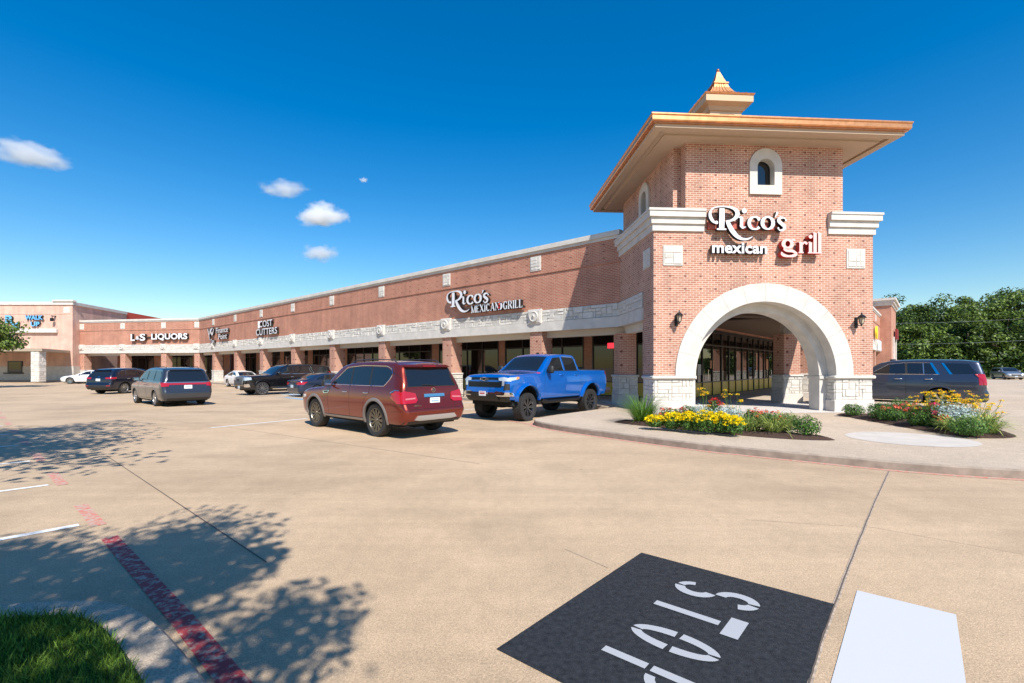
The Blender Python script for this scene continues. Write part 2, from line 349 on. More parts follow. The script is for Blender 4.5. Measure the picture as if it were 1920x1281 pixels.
# pale joints between wall foot pads and the walk
def joint(pts, w=.02, z=.004, m=None): ribbon('pavement_joint', pts, w, z, m or MATS.setdefault('joint', mat('joint', (.11,.085,.07), .95)))
joint([gp(200,855), gp(350,955), gp(500,1055)], .013)
jl = [gp(1667,884), gp(1640,942), gp(1592,1062), gp(1560,1150), gp(1541,1200), gp(1518,1281)]; jl.append(jl[-1]+(jl[-1]-jl[-2])*3)
def jitter(pts, n, a):
    out = []; pts = [Vector(p[:2]) for p in pts]
    for p, q in zip(pts, pts[1:]):
        for k in range(n): r = p.lerp(q, k/n); out.append((r.x+rng.normal()*a, r.y+rng.normal()*a))
    out.append(tuple(pts[-1])); return out
joint(jitter(jl, 10, .0012), .032, .0035, mat('joint_sealant', (.38,.30,.23), .95, var=.4, vscale=30))
joint(jitter(jl, 10, .0012), .009, .0075)
joint([gp(1060,1030), gp(1140,1065)], .01, .004, mat('hairline', (.42,.325,.235), .95)); joint([gp(1400,845+130), gp(1640,990), gp(1920,1040)], .006, .004, MATS['hairline'])
joint([gp(0,752), gp(420,800), gp(900,870)], .02, .004, MATS['hairline'])
# stall lines and red stripe on the left
rs = [Vector((-.2, 1.46)), Vector((-1.5, 2.6)), gp(340,1160).xy, gp(205,1008).xy]
ribbon('fire_lane_line', rs, .135, .005, REDP)
dr = (rs[3]-rs[2]).normalized()
for k in range(9):
    a = rs[3]+dr*(.55+k*2.75); ribbon('fire_lane_line', [a, a+dr*1.2], .13, .0045, REDF)
    st = gp(148,985).xy+dr*(2.72*k)+Vector((-.0,0)); en = st-U2.xy*5.4
    ribbon('stall_line', [st, en], .105, .0055, LINEW)
for x0,y0,x1,y1 in ((514,791,576,785), ):
    a, b_ = gp(x0,y0), gp(x1,y1); ribbon('stall_line', [b_, b_-(b_-a).normalized()*3], .12, .005, LINEW)
a = gp(560,748); ribbon('accessible_bay_line', [a+U2*.0-U1*1.6, a+U1*1.6], .28, .005, LINEB)
for k in range(9):
    ux = 3.0+k*2.72; 
    if ux > 1: ribbon('stall_line', [S(ux+1.2,-1.5).xy, S(ux+1.2,-7.0).xy], .10, .005, LINEW if k not in (4,5) else LINEB)
for ux, wv in ((15.4,2.2), (19.8,1.0), (21.0,1.0)):
    b = MB(); p = S(ux,-3.5); q = S(ux+wv,-5.2)
    b.face([tuple(S(ux,-5.2,.005)), tuple(S(ux+wv,-5.2,.005)), tuple(S(ux+wv,-3.5,.005)), tuple(S(ux,-3.5,.005))][::-1]); tag(b.build('accessible_bay_mark', mat('pale_blue_paint', (.36,.46,.55), .7, var=.2, vscale=6)), kind='structure')
# black STOP pad
K0 = Vector((1.20,4.45,0)); V1 = Vector((.762,-.648,0)).normalized(); V2 = Vector((-V1.y*-1*-1, 0, 0)); V2 = Vector((V1.y, -V1.x, 0))
def pad(a, b, z=0): return tuple(K0+V1*a+V2*b+Vector((0,0,z)))
b = MB(); b.face([pad(0,0,.004), pad(0,2.0,.004), pad(1.5,2.0,.004), pad(1.5,0,.004)][::-1] if (V1.cross(V2)).z > 0 else [pad(0,0,.004), pad(0,2.0,.004), pad(1.5,2.0,.004), pad(1.5,0,.004)])
po = b.build('stop_pad', BLACKPAD); tag(po, kind='structure')
def arcstroke(mb, cx, cy, rx, ry, a0, a1, w, z, n=18, wv=None):
    P = []
    for i in range(n+1):
        a = R(a0+(a1-a0)*i/n); ww = w if wv is None else w+(wv-w)*abs(math.sin(a))
        P.append(((cx+(rx+ww/2)*math.cos(a), cy+(ry+w/2)*math.sin(a)), (cx+(rx-ww/2)*math.cos(a), cy+(ry-w/2)*math.sin(a))))
    for (o1,i1),(o2,i2) in zip(P,P[1:]):
        q = [(o1[0],o1[1],z),(o2[0],o2[1],z),(i2[0],i2[1],z),(i1[0],i1[1],z)]; mb.face(q if a1 > a0 else q[::-1])
st = MB()      # drawn in letter space: x to the right, y up (0..0.6 m tall), moved onto the pad afterwards
def rc(x0,x1,y0,y1): st.face([(x0,y0,0),(x1,y0,0),(x1,y1,0),(x0,y1,0)])
def place_letter(fn, off):
    global st
    st = MB(); fn(); return [( [ (p[0]+off, p[1]) for p in [st.v[i] for i in f]]) for f in st.f]
def LS():
    arcstroke(st, 0, .45, .09, .115, 15, 82, .076, 0); arcstroke(st, 0, .45, .09, .115, 98, 268, .076, 0); arcstroke(st, 0, .15, .09, .115, 85, -85, .076, 0); arcstroke(st, 0, .15, .09, .115, -98, -165, .055, 0)
def LT(): rc(-.033,.033,0,.45); rc(-.13,.13,.49,.60)
def LO():
    for a0, a1 in ((4,84), (96,176), (184,264), (276,356)): arcstroke(st, 0, .30, .088, .245, a0, a1, .068, 0)
def LP(): rc(-.12,-.06,0,.28); rc(-.12,-.06,.31,.60); arcstroke(st, -.03, .45, .10, .12, 8, 88, .058, 0); arcstroke(st, -.03, .45, .10, .12, -8, -88, .058, 0)
out = MB()
for fn, off in ((LS,.42), (LT,.82), (LO,1.23), (LP,1.66)):
    for f in place_letter(fn, off): 
        pts = [pad(.495+p[1], p[0], .008) for p in f]
        n_ = (Vector(pts[1])-Vector(pts[0])).cross(Vector(pts[2])-Vector(pts[1])); out.face(pts if n_.z > 0 else pts[::-1])
tag(out.build('stop_lettering', STOPW), kind='structure')
b = MB(); w0 = gp(1607,1108); e = [w0, w0+V2*9, w0+V2*9+V1*.56, w0+V1*.56]; pts = [(p.x,p.y,.005) for p in e]
n_ = (Vector(pts[1])-Vector(pts[0])).cross(Vector(pts[2])-Vector(pts[1])); b.face(pts if n_.z > 0 else pts[::-1]); tag(b.build('stop_bar', WHITEB), kind='structure')
# pale disc in the walk
b = MB(); cc = (8.73,10.55); b.face([(cc[0]+1.18*math.cos(2*math.pi*i/48), cc[1]+1.12*math.sin(2*math.pi*i/48), SW+.004) for i in range(48)])
tag(b.build('paving_disc', mat('disc_concrete', (.50,.455,.40), .9, var=.08, vscale=3)), kind='structure')
# pale foot pad round the tower
b = MB(); pp = [W(-.35,-.4), W(8.4,-.4), W(8.6,6), W(-.4,6)]; b.face([(p.x,p.y,SW+.004) for p in pp]); tag(b.build('tower_apron', mat('apron_concrete', (.56,.51,.46), .85, var=.07, vscale=2)), kind='structure')
# planting beds
bedL = smooth_path([(2.75,13.95), (3.3,13.05), (4.0,12.3), (5.31,10.95), (6.19,10.35), (7.15,10.25), (6.7,11.1), (5.9,12.3), (4.9,13.2), (3.9,13.8)], 2, True)
bedR = smooth_path([(10.75,16.3), (10.5,14.6), (10.2,12.3), (10.1,11.3), (10.25,10.55), (11.25,10.65), (11.9,11.4), (12.4,12.6), (12.3,14.2), (11.7,15.6)], 2, True)
for bed in (bedL, bedR):
    if area(bed) < 0: bed = bed[::-1]
    b = MB(); i1 = inset(bed, .12); i2 = inset(bed, .28); n = len(bed)
    for i in range(n):
        j = (i+1) % n
        b.face([(*bed[i],SW+.003),(*bed[j],SW+.003),(*i1[j],SW+.05),(*i1[i],SW+.05)]); b.face([(*i1[i],SW+.05),(*i1[j],SW+.05),(*i2[j],SW+.08),(*i2[i],SW+.08)])
    b.face([(*p,SW+.08) for p in i2]); tag(b.build('mulch_bed', MULCH), kind='structure')
# corner island with turf
isl = smooth_path([(3,-1.6), (1.5,-.28), (.1,.95), (-1.45,2.34), (-1.75,2.61), (-2.15,2.94), (-2.5,3.18), (-2.81,3.26), (-3.16,3.24), (-3.5,3.17), (-4.1,2.85), (-4.8,2.2), (-7,-.3), (-9,-2.5)], 2)+[(-6,-7), (0,-7)]
if area(isl) < 0: isl = isl[::-1]
slab('island_kerb', isl, 0, SW, [WALK, KERBM], .02)
gi = inset(isl, .22); b = MB(); b.face([(p[0],p[1],SW+.006) for p in gi]); tag(b.build('turf_ground', GRASSD), kind='structure')

# ------------------------------------------------------------------ foliage tools
def quads_mesh(name, P, mats, midx=None, parent=None):      # P (n,4,3)
    n = len(P); me = bpy.data.meshes.new(name); me.vertices.add(n*4); me.vertices.foreach_set('co', P.reshape(-1).astype(np.float32))
    me.loops.add(n*4); me.loops.foreach_set('vertex_index', np.arange(n*4, dtype=np.int32)); me.polygons.add(n)
    me.polygons.foreach_set('loop_start', np.arange(0, n*4, 4, dtype=np.int32)); me.polygons.foreach_set('loop_total', np.full(n, 4, dtype=np.int32))
    for m in mats: me.materials.append(m)
    if midx is not None: me.polygons.foreach_set('material_index', midx.astype(np.int32))
    me.update(calc_edges=True); me.validate(); o = bpy.data.objects.new(name, me); COL.objects.link(o)
    if parent: o.parent = parent
    return o
def leaves(C, size, up=.3, aspect=.55, jit=.35, normals=None):
    n = len(C); nn = rng.normal(size=(n,3)); nn[:,2] = np.abs(nn[:,2])+up
    if normals is not None: nn = nn*.8+normals*1.1
    nn /= np.linalg.norm(nn, axis=1)[:,None]; a = rng.normal(size=(n,3)); u = np.cross(nn, a); u /= np.linalg.norm(u, axis=1)[:,None]; v = np.cross(nn, u)
    s = (size*(1+jit*(rng.random(n)*2-1)))[:,None] if np.isscalar(size) else size[:,None]
    u = u*s*.5; v = v*s*.5*aspect; return np.stack([C-u, C-v+u*.1, C+u, C+v+u*.1], axis=1)
def leafmat(name, col, tr=.25, rough=.5):
    if name in MATS: return MATS[name]
    m = bpy.data.materials.new(name); m.use_nodes = True; nt = m.node_tree; N = nt.nodes; Lk = nt.links; b = N['Principled BSDF']; out = N['Material Output']
    g_ = N.new('ShaderNodeNewGeometry'); mr = N.new('ShaderNodeMapRange'); mr.inputs[3].default_value = .55; mr.inputs[4].default_value = 1.5; Lk.new(g_.outputs['Random Per Island'], mr.inputs[0])
    vm = N.new('ShaderNodeVectorMath'); vm.operation = 'SCALE'; vm.inputs[0].default_value = col; Lk.new(mr.outputs[0], vm.inputs['Scale'])
    Lk.new(vm.outputs[0], b.inputs['Base Color']); b.inputs['Roughness'].default_value = rough; b.inputs['Specular IOR Level'].default_value = .3
    t = N.new('ShaderNodeBsdfTranslucent'); Lk.new(vm.outputs[0], t.inputs[0]); ms = N.new('ShaderNodeMixShader'); ms.inputs[0].default_value = tr
    Lk.new(b.outputs[0], ms.inputs[1]); Lk.new(t.outputs[0], ms.inputs[2]); Lk.new(ms.outputs[0], out.inputs[0]); MATS[name] = m; return m
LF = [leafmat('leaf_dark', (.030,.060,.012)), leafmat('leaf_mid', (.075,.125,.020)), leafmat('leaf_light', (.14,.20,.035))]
BARK = mat('bark', (.12,.085,.06), .95, var=.3, vscale=8, bump=.8, bscale=30)
def tree(loc, h, cr, label, group=None, trunk_h=None, nclump=60, nleaf=7000, lsize=.3, squash=.75, seed=1, hidden=None, name='broadleaf_tree', cz=None, mix=(.35,.4,.25), trunk_r=.22, flat=False):
    global rng
    keep = rng; rng = np.random.default_rng(seed); rr = random.Random(seed)
    t = thing(name, loc, 0, label, 'tree', group); th = trunk_h or h*.3; czz = cz or (th+h)/2+.02*h; rz = (h-th)/2*1.08
    b = MB(); pts = [Vector((0,0,-.1)), Vector((rr.uniform(-.1,.1), rr.uniform(-.1,.1), th*.6)), Vector((rr.uniform(-.25,.25), rr.uniform(-.25,.25), th*1.15)), Vector((rr.uniform(-.4,.4), rr.uniform(-.4,.4), czz+rz*.3))]
    b.tube(pts, [trunk_r*1.2, trunk_r, trunk_r*.75, trunk_r*.25], 9)
    # clumps on a noisy ellipsoid
    d = rng.normal(size=(nclump,3)); d /= np.linalg.norm(d,axis=1)[:,None]; rad = rng.uniform(.40,1.14 if name == 'shade_tree' else .98,nclump)*(1+.18*np.sin(d[:,0]*5+seed)*np.cos(d[:,1]*4+seed*2)); cc = d*rad[:,None]*np.array([cr,cr,rz]); cc[:,2] += czz
    if hidden is not None: cc = cc[[not hidden(Vector(c)+Vector(loc), 1.0) for c in cc]]
    for k in range(0, len(cc), max(1, len(cc)//11)):
        c = Vector(cc[k])*.92+Vector((0,0,czz*.08)); s = pts[1].lerp(pts[2], rr.uniform(.4,1)) if c.z < czz else pts[2].lerp(pts[3], rr.uniform(0,.7)); mid = s.lerp(c, .5)+Vector((0,0,-.1*cr)); b.tube([s, mid, c], [trunk_r*.4, trunk_r*.26, trunk_r*.07], 5)
    b.build('trunk', BARK, t, smooth=60)
    cs = cr*rng.uniform(.16,.34,len(cc)); which = rng.integers(0, len(cc), nleaf); e = rng.normal(size=(nleaf,3)); e /= np.linalg.norm(e,axis=1)[:,None]; e *= (rng.random(nleaf)**.45)[:,None]
    C = cc[which]+e*cs[which][:,None]*np.array([1.15,1.15,squash]); 
    if hidden is not None: C = C[[not hidden(Vector(c)+Vector(loc), .3) for c in C]]; e = rng.normal(size=(len(C),3)); which = rng.integers(0, len(cc), len(C))
    P = leaves(C, lsize, up=.25, normals=e); mi = rng.choice(3, size=len(C), p=mix); shade = (rng.random(len(cc)) < .4)[which]; mi = np.where(shade, np.minimum(mi+1,2), mi)
    quads_mesh('crown', P, LF, mi, t); rng = keep; return t
def in_view(p, m=.3):       # keeps overhanging boughs of the tree behind the camera out of the photograph, as they were
    if p.y < .05: return False
    return abs(p.x)/p.y < 1.067+m/p.y and (p.z-1.72)/p.y < .765+m/p.y
tree((-1.60,-2.05,SW), 7.4, 2.25, 'shade tree on the grassy corner island beside the camera, out of frame', None, 2.4, 84, 30000, .115, seed=5, hidden=in_view, name='shade_tree', trunk_r=.14)
tree((-9.7,2.6,0), 10.5, 3.9, 'shade tree standing left of the frame over the parking stalls', None, 3.6, 130, 14000, .22, seed=9, hidden=in_view, name='shade_tree', trunk_r=.2)
for i, (px_, Y_, h_, cr_, sd_) in enumerate([(1655,104,15.5,6.5,21), (1700,96,15.6,7.0,22), (1748,100,17.0,7.5,23), (1800,94,16.0,7.0,24), (1846,99,17.6,8,25), (1895,92,17.2,8,26), (1950,97,18.5,8.5,27), (2020,92,17.5,8,28), (1725,84,10.5,5.5,29), (1815,84,11.0,5.5,30), (1880,86,11.5,6.0,31), (2090,96,18,8,32), (1625,110,14.5,6,33)]):
    lab = ['tall dark oak close behind the far corner of the brick wing', 'tall oak with an uneven top, second from the brick wing', 'broad oak with a pale sunlit face in the middle of the tree line', 'oak whose top dips below its neighbours, above the dark wagon', 'highest oak crown above the tail of the parked dark wagon', 'massive oak right of the tallest crown, over the far silver van', 'oak at the right edge of the picture behind the silver van', 'oak beyond the right edge of the tree line', 'low bushy tree in front of the oaks behind the dark wagon', 'low bushy tree in front of the tallest oaks', 'low spreading tree beside the far silver van', 'last oak beyond the right edge', 'oak hidden mostly behind the brick wing'][i]
    tree(((px_-960)/900*Y_, Y_, 0), h_*.955, cr_*.93, lab, 'oaks at the far right edge of the lot', h_*.14, 46, 10500, .50, .7, seed=sd_, trunk_r=.35, name='oak_tree', mix=[(.34,.40,.26),(.55,.32,.13),(.25,.40,.35)][i % 3])
tree((-43.6,39.5,0), 6.0, 2.9, 'small parking lot tree with a bright green crown in front of the pharmacy', None, 2.7, 60, 7000, .24, seed=41, name='parking_lot_tree', trunk_r=.12, mix=(.2,.4,.4))
# lawn and hedge bank under the far oaks
b = MB(); b.face([(58,74,.01), (150,70,.01), (150,130,.01), (58,130,.01)]); tag(b.build('far_lawn', mat('lawn', (.10,.13,.035), .95, var=.3, vscale=1.5)), kind='structure')
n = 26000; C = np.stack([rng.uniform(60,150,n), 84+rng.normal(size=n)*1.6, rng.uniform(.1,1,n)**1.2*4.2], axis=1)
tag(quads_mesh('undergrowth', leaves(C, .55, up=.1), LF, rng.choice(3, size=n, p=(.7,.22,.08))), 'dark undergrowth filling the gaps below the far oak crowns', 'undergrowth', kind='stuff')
# turf on the island
def inpoly(p, poly):
    c = False; n = len(poly); j = n-1
    for i in range(n):
        xi, yi = poly[i]; xj, yj = poly[j]
        if (yi > p[1]) != (yj > p[1]) and p[0] < (xj-xi)*(p[1]-yi)/(yj-yi)+xi: c = not c
        j = i
    return c
pts = []
gi2 = inset(isl, .235)
while len(pts) < 52000:
    x, y = (rng.uniform(-5,-1), rng.uniform(1.4,3.3)) if rng.random() < .8 else (rng.uniform(-7,2.5), rng.uniform(-4,3.2))
    if inpoly((x,y), gi2): pts.append((x,y))
pts = np.array(pts); n = len(pts); tuft = .5+.5*np.sin(pts[:,0]*9+np.sin(pts[:,1]*7)*2)*np.cos(pts[:,1]*8+np.cos(pts[:,0]*5))
hgt = .025+.035*rng.random(n)+.03*tuft*rng.random(n); ang = rng.uniform(0,2*np.pi,n); lean = rng.normal(size=(n,2))*.028; wd = .0022+.0018*rng.random(n)
base = np.stack([pts[:,0], pts[:,1], np.full(n, SW+.005)], 1); u = np.stack([np.cos(ang)*wd, np.sin(ang)*wd, np.zeros(n)], 1); tip = base+np.stack([lean[:,0], lean[:,1], hgt], 1)
tag(quads_mesh('grass', np.stack([base-u, base+u, tip+u*.25, tip-u*.25], 1), [leafmat('blade_dark', (.075,.15,.02), .35), leafmat('blade_light', (.20,.33,.045), .4)], (rng.random(n) < .35+.3*tuft).astype(int)), 'mown grass covering the kerbed corner island', 'grass', kind='stuff')

# ------------------------------------------------------------------ masonry helpers
def ashlar(mb, x0, x1, z0, z1, y, cell=.12, dep=.035, mi=0, face=None, rr=random):
    """irregular split-face stones over a rectangle of the plane y (front towards -y); face(x,z,d)->3D point"""
    face = face or (lambda x, z, d: (x, y-d, z))
    nx, nz = max(1, round((x1-x0)/cell)), max(1, round((z1-z0)/cell)); cx, cz = (x1-x0)/nx, (z1-z0)/nz; used = set(); gp_ = .006
    for j in range(nz):
        for i in range(nx):
            if (i, j) in used: continue
            w_, h_ = rr.choice([(2,1),(3,1),(4,1),(3,2),(2,2),(1,1),(1,2),(4,2),(2,1)])
            while w_ > 1 and (i+w_ > nx or any((i+a, j) in used for a in range(w_))): w_ -= 1
            while h_ > 1 and (j+h_ > nz or any((i+a, j+b_) in used for a in range(w_) for b_ in range(h_))): h_ -= 1
            for a in range(w_):
                for b_ in range(h_): used.add((i+a, j+b_))
            a0, a1, b0, b1 = x0+i*cx+gp_, x0+(i+w_)*cx-gp_, z0+j*cz+gp_, z0+(j+h_)*cz-gp_
            d = [dep*rr.uniform(.35,1.2) for _ in range(4)]; s_ = .012
            o = [face(a0,b0,0), face(a1,b0,0), face(a1,b1,0), face(a0,b1,0)]
            f = [face(a0+s_,b0+s_,d[0]), face(a1-s_,b0+s_,d[1]), face(a1-s_,b1-s_,d[2]), face(a0+s_,b1-s_,d[3])]
            mb.face(f, mi)
            for k in range(4): mb.face([o[k], o[(k+1)%4], f[(k+1)%4], f[k]], mi)
def ashlar_box(mb, x0, x1, y0, y1, z0, z1, sides='flrk', cell=.12, dep=.035, mi=0, mor=1):
    mb.box(x0, x1, y0, y1, z0, z1, mor)
    if 'f' in sides: ashlar(mb, x0, x1, z0, z1, y0, cell, dep, mi)
    if 'k' in sides: ashlar(mb, x0, x1, z0, z1, 0, cell, dep, mi, lambda x, z, d: (x0+x1-x, y1+d, z))
    if 'l' in sides: ashlar(mb, y0, y1, z0, z1, 0, cell, dep, mi, lambda x, z, d: (x0-d, y0+y1-x, z))
    if 'r' in sides: ashlar(mb, y0, y1, z0, z1, 0, cell, dep, mi, lambda x, z, d: (x1+d, x, z))
def rough_square(parent, x, z, y=0, w=.70, h=.70, M=None, name='stone_inset'):
    b = MB(); b.bbox(x-w/2, x+w/2, y-.03, y+.02, z-h/2, z+h/2, .012, 0)
    ashlar(b, x-w*.44, x+w*.44, z-h*.42, z+h*.42, y-.03, .17, .022, 1)
    if M:
        b.v = [tuple(M @ Vector(v)) for v in b.v]
    o = b.build(name, [LIME, LIME2], parent); return o

# ------------------------------------------------------------------ the tower
tw = thing('brick_tower', tuple(P0), A, 'square brick corner tower with a big limestone arch, copper eaves and a little copper cupola', 'tower')
TWd, TZ0, TZ1 = 8.0, 6.44, 7.16
AC, AZ, RO, RI = 4.0, 1.43, 3.24, 2.60
def archwall(mb, y, x0, x1, ztop, r, mi=0, flip=False, n=40):
    """front face with an arched opening springing at AZ"""
    angs = [math.pi*i/n for i in range(n+1)]; pr = None
    for a in angs:
        px_, pz_ = AC+r*math.cos(a), AZ+r*math.sin(a)
        if pr:
            q = [(px_, y, pz_), (pr[0], y, pr[1]), (pr[0], y, ztop), (px_, y, ztop)]; mb.face(q[::-1] if flip else q, mi)
        pr = (px_, pz_)
    for a_, b_ in ((x0, AC-r), (AC+r, x1)):
        q = [(a_, y, AZ), (b_, y, AZ), (b_, y, ztop), (a_, y, ztop)]; mb.face(q[::-1] if flip else q, mi)
wt = .85
b = MB(); archwall(b, 0, 0, TWd, TZ1-.05, RO-.03); archwall(b, wt, 0, TWd, TZ1-.05, RI-.12, flip=True)
# side walls: pier by the corner, opening, brick over the header band
for sx, fl in ((0, False), (TWd, True)):
    def sq(y0, y1, z0, z1, x=sx, f=fl):
        q = [(x,y1,z0),(x,y0,z0),(x,y0,z1),(x,y1,z1)]; b.face(q[::-1] if f else q, 0)
    sq(0, 1.12, AZ-.1, TZ1-.05); sq(1.12, 4.6, 4.5, TZ1-.05)
    x2 = sx+(.75 if sx == 0 else -.75)
    sq(0.85, 1.12, AZ, 4.4, x2, not fl); q = [(sx,1.12,AZ-.1),(x2,1.12,AZ-.1),(x2,1.12,4.4),(sx,1.12,4.4)]; b.face(q[::-1] if sx == 0 else q, 0)
b.face([(0,4.6,4.5),(TWd,4.6,4.5),(TWd,4.6,TZ1-.05),(0,4.6,TZ1-.05)][::-1], 0)
b.face([(0,0,TZ1-.05),(TWd,0,TZ1-.05),(TWd,4.6,TZ1-.05),(0,4.6,TZ1-.05)], 0)
b.build('lower_wall', BR_T, tw)
# upper storey: main body with a shallow bay on the front, shared apron plane with the lower front wall
b = MB(); UZ0, UZ1 = TZ1-.06, 9.53
zz0, zz1 = UZ0, UZ1
def rect_wall(mb, x0, y0, x1, y1, z0, z1, hole=None, mi=0):
    d = math.hypot(x1-x0, y1-y0); f = lambda s, z: (x0+(x1-x0)*s/d, y0+(y1-y0)*s/d, z)
    if not hole: mb.face([f(0,z0), f(d,z0), f(d,z1), f(0,z1)], mi); return
    hx, hw, hz0, hz1 = hole; r = hw; spr = hz1-r; n = 16; A_, B_ = hx-hw, hx+hw
    mb.face([f(0,z0), f(A_,z0), f(A_,z1), f(0,z1)], mi); mb.face([f(B_,z0), f(d,z0), f(d,z1), f(B_,z1)], mi); mb.face([f(A_,z0), f(B_,z0), f(B_,hz0), f(A_,hz0)], mi)
    pr = (B_, spr)
    for i in range(1, n+1):
        a = math.pi*i/n; q = (hx+r*math.cos(a), spr+r*math.sin(a)); mb.face([f(q[0],q[1]), f(*pr), f(pr[0],z1), f(q[0],z1)], mi); pr = q
bx0, bx1, ux0, ux1, uy0, uy1 = 1.13, 6.87, .86, 7.14, .42, 6.35
hole = ((bx1-bx0)/2, .50, 7.85, 9.30)
rect_wall(b, bx0, 0.0, bx1, 0.0, TZ1-.05, UZ1, hole)
rect_wall(b, bx0, uy0, bx0, 0.0, zz0, UZ1); rect_wall(b, bx1, 0.0, bx1, uy0, zz0, UZ1)
rect_wall(b, ux0, uy0, bx0, uy0, zz0, UZ1); rect_wall(b, bx1, uy0, ux1, uy0, zz0, UZ1)
rect_wall(b, ux0, uy1, ux0, uy0, zz0, UZ1, (uy1-3.35, .50, 7.85, 9.30)); rect_wall(b, ux1, uy0, ux1, uy1, zz0, UZ1, (3.35-uy0, .50, 7.85, 9.30)); rect_wall(b, ux1, uy1, ux0, uy1, zz0, UZ1)
b.build('upper_wall', BR_T, tw)
# windows
def arch_window(parent, M):
    """local: x across, y into the wall, z up; 1.2 m wide stone surround"""
    n = 18; b = MB(); OW, OH0, OHs, iw = .585, 7.78, 8.80, .31; ih0 = 8.10; spr = 8.72
    def ring(wd, z0, zs, y): return [(-wd, y, z0)]+[(wd, y, z0)]+[(wd*math.cos(math.pi*i/n), y, zs+wd*math.sin(math.pi*i/n)) for i in range(n+1)]
    o_, i_ = ring(OW, OH0, OHs, -.07), ring(iw, ih0, spr, -.07); ib = ring(iw, ih0, spr, .22); ob = ring(OW, OH0, OHs, .05); m_ = len(o_)
    for k in range(m_):
        j = (k+1) % m_
        b.face([o_[k], o_[j], i_[j], i_[k]][::1]); b.face([i_[k], i_[j], ib[j], ib[k]]); b.face([ob[k], ob[j], o_[j], o_[k]])
    for p in range(len(b.f)): pass
    b.v = [tuple(M @ Vector(v)) for v in b.v]; fr = b.build('window', LIME, parent)
    bm = bmesh.new(); bm.from_mesh(fr.data); bmesh.ops.remove_doubles(bm, verts=bm.verts, dist=1e-4); bmesh.ops.recalc_face_normals(bm, faces=bm.faces); bm.to_mesh(fr.data); bm.free()
    b = MB(); g1 = ring(iw, ih0, spr, .20); g2 = ring(iw-.035, ih0+.035, spr, .20)
    for k in range(m_): j = (k+1) % m_; b.face([g1[k], g1[j], g2[j], g2[k]])
    b.v = [tuple(M @ Vector(v)) for v in b.v]; b.build('frame', FRAME, fr)
    b = MB(); b.face(ring(iw-.03, ih0+.03, spr, .215)); b.v = [tuple(M @ Vector(v)) for v in b.v]; b.build('pane', GLASS, fr)
arch_window(tw, Matrix.Translation((4.0, 0, 0)))
arch_window(tw, Matrix.Translation((ux0, 3.35, 0)) @ Matrix.Rotation(R(-90), 4, 'Z'))
arch_window(tw, Matrix.Translation((ux1, 3.35, 0)) @ Matrix.Rotation(R(90), 4, 'Z'))
# eaves
ex0, ex1, ey0, ey1 = -.44, 8.44, -1.10, 7.80; cx_, cy_ = 4.0, 3.35
b = MB()
def ringpoly(mb, a, za, c, zc, mi=0, flip=False):      # a,c = half extents around centre
    A_ = [(cx_-a[0],cy_-a[1],za),(cx_+a[0],cy_-a[1],za),(cx_+a[0],cy_+a[1],za),(cx_-a[0],cy_+a[1],za)]; B_ = [(cx_-c[0],cy_-c[1],zc),(cx_+c[0],cy_-c[1],zc),(cx_+c[0],cy_+c[1],zc),(cx_-c[0],cy_+c[1],zc)]
    for k in range(4):
        j = (k+1) % 4; q = [A_[k],A_[j],B_[j],B_[k]]; mb.face(q[::-1] if flip else q, mi)
E1 = (4.44, 4.45)
def sh(d): return (E1[0]-d, E1[1]-d)
ringpoly(b, sh(.06), 9.66, sh(.06), 9.70, 0); ringpoly(b, sh(.02), 9.70, sh(0), 9.74, 0); ringpoly(b, sh(0), 9.74, sh(0), 9.86, 0); ringpoly(b, sh(0), 9.86, sh(-.03), 9.90, 0); ringpoly(b, sh(-.03), 9.90, sh(-.03), 9.94, 0); ringpoly(b, sh(.06), 9.66, sh(.14), 9.66, 0, True); ringpoly(b, sh(-.03), 9.94, sh(.05), 9.96, 0); ringpoly(b, sh(.02), 9.70, sh(.06), 9.70, 0, True)
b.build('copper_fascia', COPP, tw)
b = MB(); ringpoly(b, sh(.05), 9.955, (.95,.95), 11.35, 0)
for k in range(4):
    for i in range(1, 18):      # standing seams
        pass
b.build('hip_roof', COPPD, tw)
b = MB(); ringpoly(b, sh(.14), 9.66, sh(.14), 9.55, 0, True); ringpoly(b, sh(.14), 9.55, sh(.42), 9.55, 0, True); ringpoly(b, sh(.42), 9.55, sh(.42), 9.64, 0, True); ringpoly(b, sh(.42), 9.64, sh(.62), 9.58, 0, True)
b.face([(cx_-3.82,cy_-3.83,9.52),(cx_-3.82,cy_+3.83,9.52),(cx_+3.82,cy_+3.83,9.52),(cx_+3.82,cy_-3.83,9.52)])
ringpoly(b, sh(.62), 9.58, sh(.62), 9.52, 0, True); so = b.build('soffit', mat('soffit_stucco', (.50,.38,.27), .85, var=.03), tw)
# cupola
cu = MB()
def rp(mb, a, za, c, zc, mi=0, flip=False): ringpoly(mb, (a,a), za, (c,c), zc, mi, flip)
rp(cu, .66, 10.9, .66, 12.45); rp(cu, .75, 10.9, .75, 11.6); rp(cu, .75, 11.6, .66, 11.62); cup = cu.build('cupola', STUC, tw)
b = MB(); rp(b, .72, 12.15, .78, 12.30); rp(b, .66, 12.15, .72, 12.15, 0, True); rp(b, .78, 12.30, .98, 12.40, 0, True); rp(b, .98, 12.40, .98, 12.72); rp(b, .98,12.72, .4,12.74); b.build('cupola_cornice', mat('gold_stucco', (.56,.40,.25), .7), cup)
b = MB(); rp(b, 1.0, 12.66, 1.03, 12.72); rp(b, .975, 12.66, 1.0, 12.66, 0, True)
prof = [(1.03,12.72),(.80,12.80),(.62,12.92),(.46,13.10),(.33,13.34),(.27,13.52)]
for (a,za),(c,zc) in zip(prof, prof[1:]): rp(b, a, za, c, zc)
